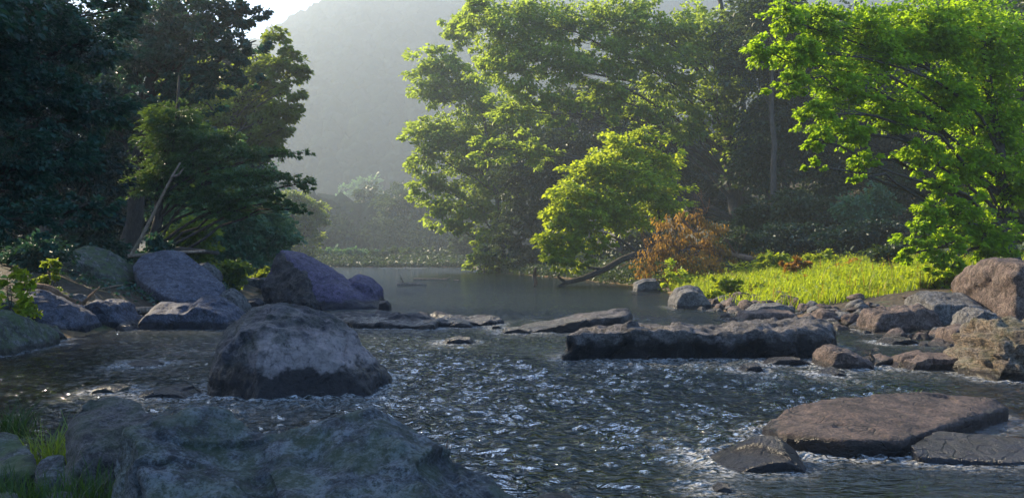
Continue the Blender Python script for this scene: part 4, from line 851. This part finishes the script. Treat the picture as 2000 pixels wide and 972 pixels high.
backl = [
 ("shaded tree in the left wood, behind the dark near tree", (120, 44), [(100, 120, 120, 90, 44), (30, 270, 120, 90, 44), (170, 300, 90, 80, 45), (100, 420, 110, 60, 43), (220, 400, 70, 60, 44), (20, 460, 80, 40, 42)]),
 ("shaded tree in the left wood, behind the pale leaning dead trunk", (330, 52), [(260, 300, 90, 80, 52), (350, 400, 80, 70, 52), (270, 420, 80, 60, 51), (400, 330, 80, 70, 54), (200, 180, 90, 80, 54)]),
 ("shaded tree in the left wood, behind the sun-edged tree", (410, 75), [(400, 120, 90, 90, 75), (440, 230, 80, 80, 75), (380, 280, 80, 80, 76), (480, 330, 60, 60, 74), (480, 180, 50, 60, 75), (300, 60, 90, 90, 76)]),
 ("added tree of the left wood shading the slab, rising behind the dull sloping outcrop", (90, 30), [(120, 330, 70, 60, 30), (50, 250, 80, 70, 30), (150, 210, 70, 60, 31), (200, 330, 50, 45, 30), (30, 120, 90, 80, 31), (130, 90, 80, 70, 32), (180, 420, 50, 35, 29.5), (60, 20, 90, 70, 31)]),  # tree added to keep the sun off the blue-grey slab
 ("dim tree of the left wood at the very left, low crown over the bank", (-60, 34), [(-20, 380, 100, 70, 34), (80, 450, 70, 35, 33), (-60, 250, 100, 90, 34), (-60, 90, 110, 110, 35)]),
]
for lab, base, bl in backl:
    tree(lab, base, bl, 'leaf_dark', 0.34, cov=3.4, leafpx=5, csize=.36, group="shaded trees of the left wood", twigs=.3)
# unseen trees added beyond the left edge; crowns shaped to block sun from the foreground
for lab, base, bl in (("unseen dark tree added beside the stream to shade the front boulders", (-11.5, 13.0, 0.6), [(-480, 120, 260, 190, 13), (-300, -60, 230, 200, 14), (-560, -150, 260, 200, 14), (-380, 300, 160, 120, 12.5), (-437, -285, 330, 280, 11), (-380, -150, 280, 220, 10.5)]),
                      ("second unseen dark tree, added farther upslope to shade the mid-stream boulder", (-19, 24, 1.5), [(-300, 60, 170, 140, 24), (-200, -120, 170, 140, 25), (-350, -200, 190, 150, 25), (-120, -260, 150, 130, 26), (-70, -75, 170, 120, 18), (-130, -10, 150, 120, 17)]),
                      ("third unseen dark tree, added beside the camera to shade the foreground", (-10, 7.0, 0.5), [(-1250, -200, 500, 380, 8), (-900, -700, 450, 350, 9), (-1500, -700, 500, 350, 9)])):
    tree(lab, base, bl, 'leaf_deep', 0.34, cov=2.6, leafpx=8, csize=.4, name="broadleaf_tree", twigs=.1)
# leaning dead trunk
dt = empty("leaning_trunk", W(262, 486, 27).tolist()); tag(dt, "pale bare dead trunk leaning right, up into dark leaves on left bank", "tree")
t = Tubes(); p0 = W(262, 486, 27); t.add(np.array([W(255, 500, 27), W(275, 466, 27), W(296, 425, 26.9), (W(316, 384, 26.8)), W(336, 345, 26.6), W(352, 318, 26.5)]) - p0, [.065, .058, .05, .045, .035, .025], 8); obj("trunk", t.mesh("trunk", M['wood']), dt)
t = Tubes(); t.add(np.array([W(336, 345, 26.6), W(348, 342, 26.4), W(358, 330, 26.4)]) - p0, [.04, .03, .015], 5); obj("limb", t.mesh("limb", M['wood']), dt)
# shrubs left
tree("soft green broadleaf tree hanging low over left bank, between conifer and purple wedge rock", (430, 50),
     [(400, 350, 70, 50, 49), (470, 370, 60, 45, 48.5), (410, 420, 80, 45, 48), (500, 430, 55, 40, 48), (350, 440, 60, 40, 48), (540, 470, 40, 36, 48), (460, 470, 70, 36, 47.5), (440, 300, 60, 40, 50)], 'leaf_teal', 0.2, cov=3.6, leafpx=4.0, csize=.4)
shrub("dark low bush over the broad blue-grey slab's upper edge, by leaning trunk", 300, 478, 46, 20, 30.5, 'leaf_deep')
shrub("green hazy bush at water's edge left of the purple wedge rock", 440, 440, 75, 70, 46, 'leaf_teal', n=7)
shrub("green bush with bright top leaning to water, right of the hazy bush", 520, 450, 52, 60, 60, 'leaf_teal', n=6)
shrub("dark green undergrowth bush above the broad blue-grey slab", 375, 450, 52, 42, 38, 'leaf_mid')
shrub("low bright bank plants beside the blue-grey slab's river end", 450, 522, 46, 20, 40, 'leaf_mid', cov=3.5)
shrub("low plants on shore just left of the wedge rock's peak", 510, 532, 30, 12, 52, 'leaf_mid', cov=3.5)
shrub("dark undergrowth bush over the dull sloping outcrop", 190, 460, 70, 34, 30, 'leaf_deep')
shrub("dark undergrowth bush at left edge above the pale-topped boulder", 60, 500, 70, 44, 25, 'leaf_deep')
shrub("yellow-green leafy sprig in shade at left edge, over the mossy boulder", 40, 548, 50, 26, 18.5, 'leaf_lime', cov=1.6, leafpx=6, n=3, name="leafy_plant")
shrub("twiggy olive plant behind the pale-topped boulder", 100, 528, 30, 24, 22.5, 'leaf_mid', cov=1.6, leafpx=5, n=3, name="leafy_plant")
# far bushes in the mist
far = [("round misty tree, tallest pale one in the hazy gap", 700, 400, 52, 62, 400, 'leaf_teal'),
       ("misty bush sloping to water below the tallest pale tree", 690, 460, 70, 46, 330, 'leaf_teal'),
       ("misty bush right behind the wedge rock's peak", 600, 460, 60, 56, 250, 'leaf_teal'),
       ("misty yellowish tree beside the conifer's lowest gold tips", 590, 410, 46, 46, 150, 'leaf_mid'),
       ("faint bush at right end of the misty clump, far shore", 770, 480, 46, 34, 380, 'leaf_teal'),
       ("dim bush on far shore under the dark misty hillside", 850, 492, 56, 28, 300, 'leaf_shade'),
       ("faint grey tree on far shore left of the leaning tree's lower leaves", 840, 430, 60, 50, 430, 'leaf_shade'),
       ("dark misty tree on far shore just left of the leaning tree", 905, 470, 36, 46, 172, 'leaf_shade'),
       ("low hazy thicket along far water line under the pale trees", 660, 500, 90, 18, 168, 'leaf_teal'),
       ("low hazy thicket along far water line at right of the gap", 800, 502, 80, 18, 170, 'leaf_shade'),
       ("dark misty tree filling the back of the gap over the far thicket", 800, 440, 70, 60, 240, 'leaf_shade'),
       ("second dark misty tree at back of gap, left of the first", 735, 420, 50, 55, 260, 'leaf_shade'),
       ("faint tree behind the tallest pale tree, lower slope of hill", 640, 370, 45, 45, 480, 'leaf_teal')]
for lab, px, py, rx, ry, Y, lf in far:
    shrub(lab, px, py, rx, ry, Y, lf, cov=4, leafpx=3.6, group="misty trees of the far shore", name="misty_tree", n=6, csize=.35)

# ------------------------------------------------------------------ logs, sticks
def log(label, pts, r, mat, name="driftwood_log", cat="log", group=None, knots=0):
    root = np.array(pts[len(pts) // 2]); t = Tubes(); rng = np.random.default_rng(len(label))
    pts = np.array(pts); 
    P = np.concatenate([curve(pts[i], pts[i + 1], 5, 0, .03, rng)[(0 if i == 0 else 1):] for i in range(len(pts) - 1)])
    t.add(P - root, np.linspace(r, r * .6, len(P)) * rng.uniform(.85, 1.15, len(P)), 9)
    for k in range(knots):
        j = rng.integers(1, len(P) - 1); d = unit(rng.normal(0, 1, 3) * np.array([1, .6, .4]) + np.array([0, 0, .9])); t.add(np.array([P[j], P[j] + d * r * 2.5, P[j] + d * r * 5]) - root, [r * .4, r * .3, r * .1], 5)
    o = obj(name, t.mesh(name, M[mat])); o.location = root.tolist(); return tag(o, label, cat, group)
log("thin grey log lying on bank just above the broad blue-grey slab", [W(250, 500, 29), W(320, 496, 29.2), W(400, 490, 29.5)], .07, 'wood')
log("dark rotting log on bank behind the blue-grey slab's top", [W(300, 490, 31), W(370, 488, 31), W(425, 494, 31)], .12, 'bark')
log("weathered log slanting across low rocks, behind the two pale left boulders", [W(170, 604, 23), W(220, 612, 23), W(300, 604, 23.4)], .13, 'wood', knots=2)
log("curved root-like log draped over the pale-topped boulder's back", [W(40, 560, 21.5), W(90, 562, 21.5), W(130, 585, 21.5), W(170, 598, 21.8)], .13, 'bark_red', knots=1)
log("thin stick lying across the dull sloping outcrop's foot", [W(110, 562, 24.5), W(180, 566, 24.5), W(240, 556, 24.6)], .03, 'wood', "stick", "stick")
log("flat driftwood log lying in calm river, nearer of two", [W(776, 557, 54), W(805, 556, 54), W(831, 557.5, 54)], .16, 'wood', knots=1)
log("longer knobbly driftwood log in calm river, farther of two", [W(808, 546, 68), W(850, 546, 68), W(878, 547, 68)], .14, 'wood', knots=3)
log("short driftwood stub floating right of the longer driftwood log", [W(886, 549, 66), W(897, 548, 66)], .13, 'wood')
log("small upright snag with dead twigs in water left of the dipping bough", [W(1045, 562, 54), W(1047, 550, 54), W(1042, 536, 54), W(1046, 524, 54)], .12, 'bark_red', "dead_snag", "snag", knots=4)
log("thin dry weed stalk at right shoulder of the massive boulder", [W(866, 900, 4.95), W(870, 880, 4.95), W(874, 860, 4.95)], .004, 'bark_red', "dry_stalk", "stalk")
log("dark leafless twigs caught on end of the reddish half drowned stone", [W(1702, 720, 14), W(1707, 700, 14), W(1700, 690, 14)], .03, 'bark', "twig", "twig", knots=5)

# ------------------------------------------------------------------ grass and ground cover
def blades(name, X, Y, Z, h, w, mat, rng, lean=.35):
    n = len(X); P = np.stack([X, Y, Z], -1); a = rng.uniform(0, 2 * np.pi, n)
    s = np.stack([np.cos(a), np.sin(a), 0 * a], -1); d = np.stack([-np.sin(a), np.cos(a), 0 * a], -1) * (lean * rng.uniform(.2, 1.6, n) * h)[:, None]
    up = np.array([0, 0, 1.]); H = h[:, None]; Wd = w[:, None]
    v = np.stack([P - s * Wd, P + s * Wd, P + up * H * .6 + d * .4 + s * Wd * .8, P + up * H * .6 + d * .4 - s * Wd * .8, P + up * H + d], 1).reshape(-1, 3)
    b = (np.arange(n) * 5)[:, None]
    return mesh_np(name, v, [b + np.array([[0, 1, 2, 3]]), b + np.array([[3, 2, 4]])], mat, smooth=False)
g = np.random.default_rng(21)
n = 110000; gy = g.uniform(27, 58, n); gd = g.uniform(0.2, 17, n); gx = np.interp(gy, RY, RX) + gd
dens = np.clip(1.15 - np.abs(gd - 6) / 11, 0, 1) * (pnoise(gx * .5, gy * .5) > -.32)
k = (g.random(n) < dens) & (gd > 0.7 + 0.8 * pnoise(gx * .7, gy * .7)) & ~((gy < 33) & (gx > 15.5))
gx, gy = gx[k], gy[k]; gz = ground(gx, gy) - .02
hh = np.clip(0.36 + 0.42 * pnoise(gx * .55, gy * .55) + .2 * pnoise(gx * 1.7, gy * 1.7), .06, 1) * g.uniform(.5, 1.4, len(gx))
o = obj("grass", blades("grass", gx, gy, gz, hh, g.uniform(.008, .020, len(gx)), M['grass'], g, .5)); tag(o, "sunlit yellow-green grass on the right bank", "grass", None, 'stuff')
q = g.integers(0, len(gx), 4000); sel = pnoise(gx[q] * .8 + 3, gy[q] * .8) > .02; q = q[sel]
o = obj("dry_stems", blades("dry_stems", gx[q], gy[q], gz[q], hh[q] * g.uniform(.9, 1.7, len(q)), g.uniform(.008, .016, len(q)), M['leaf_rust'], g, .35)); tag(o, "dry brown stems scattered through the sunlit grass", "dry stems", None, 'stuff')
m = 15000; i = g.integers(0, len(gx), m); P = np.stack([gx[i], gy[i], gz[i] + hh[i] * g.uniform(.5, 1.3, m)], -1) + g.normal(0, .08, (m, 3)); A = unit(g.normal(0, 1, (m, 3)) * np.array([1, 1, .5]) + np.array([0, 0, .3]))
o = obj("weeds", leaf_mesh("weeds", P, A, unit(g.normal(0, .5, (m, 3)) + np.array([0, 0, 1.])), g.uniform(.06, .15, m), .5, M['leaf_weed'])); tag(o, "broad leaved weeds among the sunlit grass", "weeds", None, 'stuff')
# left bank ground cover and leaf litter
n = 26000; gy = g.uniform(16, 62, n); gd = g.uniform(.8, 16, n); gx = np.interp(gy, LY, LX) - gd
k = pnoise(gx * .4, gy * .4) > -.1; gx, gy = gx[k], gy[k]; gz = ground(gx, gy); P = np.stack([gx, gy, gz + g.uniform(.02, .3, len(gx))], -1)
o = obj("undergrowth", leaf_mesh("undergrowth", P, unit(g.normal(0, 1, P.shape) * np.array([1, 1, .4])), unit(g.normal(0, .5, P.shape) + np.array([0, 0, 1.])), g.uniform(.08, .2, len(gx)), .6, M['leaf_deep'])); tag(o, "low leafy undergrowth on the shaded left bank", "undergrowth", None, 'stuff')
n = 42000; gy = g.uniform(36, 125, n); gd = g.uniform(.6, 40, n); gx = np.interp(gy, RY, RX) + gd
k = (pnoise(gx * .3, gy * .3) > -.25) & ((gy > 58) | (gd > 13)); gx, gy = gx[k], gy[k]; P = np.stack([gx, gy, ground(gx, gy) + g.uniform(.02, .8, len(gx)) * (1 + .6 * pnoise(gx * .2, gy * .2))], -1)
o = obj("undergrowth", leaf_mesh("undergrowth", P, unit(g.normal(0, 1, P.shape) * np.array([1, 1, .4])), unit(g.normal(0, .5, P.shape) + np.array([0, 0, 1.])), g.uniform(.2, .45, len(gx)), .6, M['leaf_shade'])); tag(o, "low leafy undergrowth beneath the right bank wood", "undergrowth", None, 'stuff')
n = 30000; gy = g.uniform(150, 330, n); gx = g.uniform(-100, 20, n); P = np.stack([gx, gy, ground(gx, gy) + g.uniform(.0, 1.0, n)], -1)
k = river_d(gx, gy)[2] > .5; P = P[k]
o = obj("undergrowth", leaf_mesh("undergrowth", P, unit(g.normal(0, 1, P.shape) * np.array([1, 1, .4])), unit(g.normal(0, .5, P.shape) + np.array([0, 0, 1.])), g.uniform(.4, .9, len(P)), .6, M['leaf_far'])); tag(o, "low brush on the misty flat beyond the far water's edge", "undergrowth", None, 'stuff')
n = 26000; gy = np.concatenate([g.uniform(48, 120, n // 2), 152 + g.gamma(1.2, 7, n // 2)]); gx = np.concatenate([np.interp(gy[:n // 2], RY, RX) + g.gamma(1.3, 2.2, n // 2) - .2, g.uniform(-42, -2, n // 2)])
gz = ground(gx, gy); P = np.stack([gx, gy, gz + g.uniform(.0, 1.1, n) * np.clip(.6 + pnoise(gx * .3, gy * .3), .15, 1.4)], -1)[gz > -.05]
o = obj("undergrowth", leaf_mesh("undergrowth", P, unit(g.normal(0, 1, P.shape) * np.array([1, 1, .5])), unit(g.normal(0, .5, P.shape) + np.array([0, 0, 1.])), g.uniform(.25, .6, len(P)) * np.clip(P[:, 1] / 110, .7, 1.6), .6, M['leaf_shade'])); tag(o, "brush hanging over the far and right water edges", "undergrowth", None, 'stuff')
# forefront grass tufts
for lab, px, py, Y, cnt, h in (("fresh green grass tuft at bottom left corner beside corner stones", 60, 975, 5.0, 260, .28), ("taller bright grass tuft in front of the dark cleft boulder", 165, 975, 4.9, 170, .33),
                            ("thin grass sprigs growing up the front of the cleft boulder", 200, 930, 5.2, 60, .25), ("short grass tuft under the mossy edge boulder", 10, 945, 5.5, 180, .22)):
    c = W(px, py, Y); r = np.random.default_rng(px); x = r.normal(0, .10, cnt); y = r.normal(0, .12, cnt)
    o = obj("grass_tuft", blades("grass_tuft", x, y, np.zeros(cnt) - .1, .75 * h * r.uniform(.5, 1.3, cnt), r.uniform(.002, .005, cnt), M['grass_shade'], r, .6)); o.location = c.tolist(); tag(o, lab, "grass tuft", "grass tufts in the foreground")
for lab, px, py, Y, mt_ in (("olive and gold tuft of long blades leaning over water, above the cleft boulder", 105, 835, 7.3, 'leaf_mid'), ("dim green tuft of long blades at left edge by dark water", 15, 800, 8.6, 'grass_shade')):
    c = W(px, py, Y); c[2] = min(c[2], G(c[0], c[1]) + .1); r = np.random.default_rng(px); cnt = 260
    o = obj("grass_tuft", blades("grass_tuft", r.normal(0, .10, cnt), r.normal(0, .10, cnt), np.zeros(cnt) - .1, .42 * r.uniform(.4, 1.2, cnt), r.uniform(.003, .008, cnt), M[mt_], r, .8)); o.location = c.tolist(); tag(o, lab, "grass tuft", "grass tufts in the foreground")
c = W(1795, 768, 9.6); r = np.random.default_rng(3)
o = obj("grass_tuft", blades("grass_tuft", r.normal(0, .05, 16), r.normal(0, .04, 16), np.zeros(16) - .03, .08 * r.uniform(.5, 1.3, 16), r.uniform(.003, .006, 16), M['grass_shade'], r, .6)); o.location = c.tolist(); tag(o, "tiny green tuft growing on back edge of the broad brown slab", "grass tuft")

# ------------------------------------------------------------------ woods on the far slopes (one mass)
def forest():
    r = np.random.default_rng(8); n = 30000
    y = 40 + 860 * r.random(n) ** .75; x = r.uniform(-.95, .95, n) * (y + 15)
    dl, dr, df = river_d(x, y); ang = x / y
    ok = ((df > 60) | (dr > 34) | (dl > 30)) & (np.abs(x) < 900) & (df < 780)
    gap = (ang > -.33) & (ang < .0) & (df > 60)
    keep = ok & (r.random(n) < np.where(gap, 1., np.where(df > 60, .18, np.where(dl > 30, .22, .5))))
    x, y = x[keep][:9000], y[keep][:9000]
    z = ground(x, y); left = x < np.interp(y, LY, LX)
    Rr = r.uniform(2.2, 4.6, len(x)) * np.where(left & (y < 140), .75, 1) * np.where(y > 250, 1.5 + y / 800, 1); per = 75
    bm = bmesh.new(); bmesh.ops.create_icosphere(bm, subdivisions=2, radius=1); bm.verts.index_update()
    sv = np.array([v.co[:] for v in bm.verts]); sf = np.array([[v.index for v in f.verts] for f in bm.faces]); bm.free()
    big = y > 230; cb = np.stack([x, y, z + Rr * .9], -1)[big]; rb = Rr[big]; nv = len(sv)
    ph = r.uniform(0, 6.28, (len(cb), 1, 4)); k3 = np.array([[3.1, 1.7, 2.3], [-2.2, 3.4, 1.1], [1.3, -2.6, 3.9], [5.2, 4.4, -3.6]])
    wv = np.sin(sv @ k3.T)[None] * np.cos(ph) + np.cos(sv @ k3.T)[None] * np.sin(ph)
    rr = 1 + (wv * np.array([.13, .13, .10, .08])).sum(-1) + .07 * r.normal(0, 1, (len(cb), nv))
    Vb = cb[:, None] + sv[None] * rr[..., None] * rb[:, None, None] * np.array([1, 1, 1.3])
    Fb = (sf[None] + (np.arange(len(cb)) * nv)[:, None, None]).reshape(-1, 3)
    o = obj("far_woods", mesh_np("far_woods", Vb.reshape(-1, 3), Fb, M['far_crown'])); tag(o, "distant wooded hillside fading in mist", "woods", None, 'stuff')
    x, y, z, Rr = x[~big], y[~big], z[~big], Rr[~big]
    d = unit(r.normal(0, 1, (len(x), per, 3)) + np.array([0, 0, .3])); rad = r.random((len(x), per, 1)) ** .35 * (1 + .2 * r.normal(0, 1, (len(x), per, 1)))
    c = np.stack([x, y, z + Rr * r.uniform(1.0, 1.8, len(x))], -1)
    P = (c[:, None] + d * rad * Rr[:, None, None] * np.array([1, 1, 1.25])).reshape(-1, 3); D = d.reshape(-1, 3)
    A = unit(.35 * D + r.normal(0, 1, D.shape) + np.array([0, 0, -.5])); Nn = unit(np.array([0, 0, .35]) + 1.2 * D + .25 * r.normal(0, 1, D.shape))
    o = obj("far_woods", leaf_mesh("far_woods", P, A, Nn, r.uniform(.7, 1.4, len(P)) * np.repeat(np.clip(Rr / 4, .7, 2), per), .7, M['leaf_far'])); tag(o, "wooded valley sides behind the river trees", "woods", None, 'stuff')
forest()

# ------------------------------------------------------------------ morning mist
HZ = NT("mist"); pv = HZ.n("ShaderNodeVolumePrincipled"); pv.inputs["Color"].default_value = (0.43, 0.50, 0.55, 1)
pv.inputs["Density"].default_value = 0.00092; pv.inputs["Anisotropy"].default_value = 0.4
HZ.l(pv.outputs[0], HZ.out.inputs["Volume"])
x0, x1, y0, y1, z0, z1 = -960, 960, -60, 1090, -6, 325
hv = [(x, y, z) for z in (z0, z1) for x, y in ((x0, y0), (x1, y0), (x1, y1), (x0, y1))]
o = obj("haze", mesh_np("haze", hv, np.array([(3, 2, 1, 0), (4, 5, 6, 7), (0, 1, 5, 4), (1, 2, 6, 5), (2, 3, 7, 6), (3, 0, 4, 7)]), HZ.m, smooth=False)); o['kind'] = 'stuff'
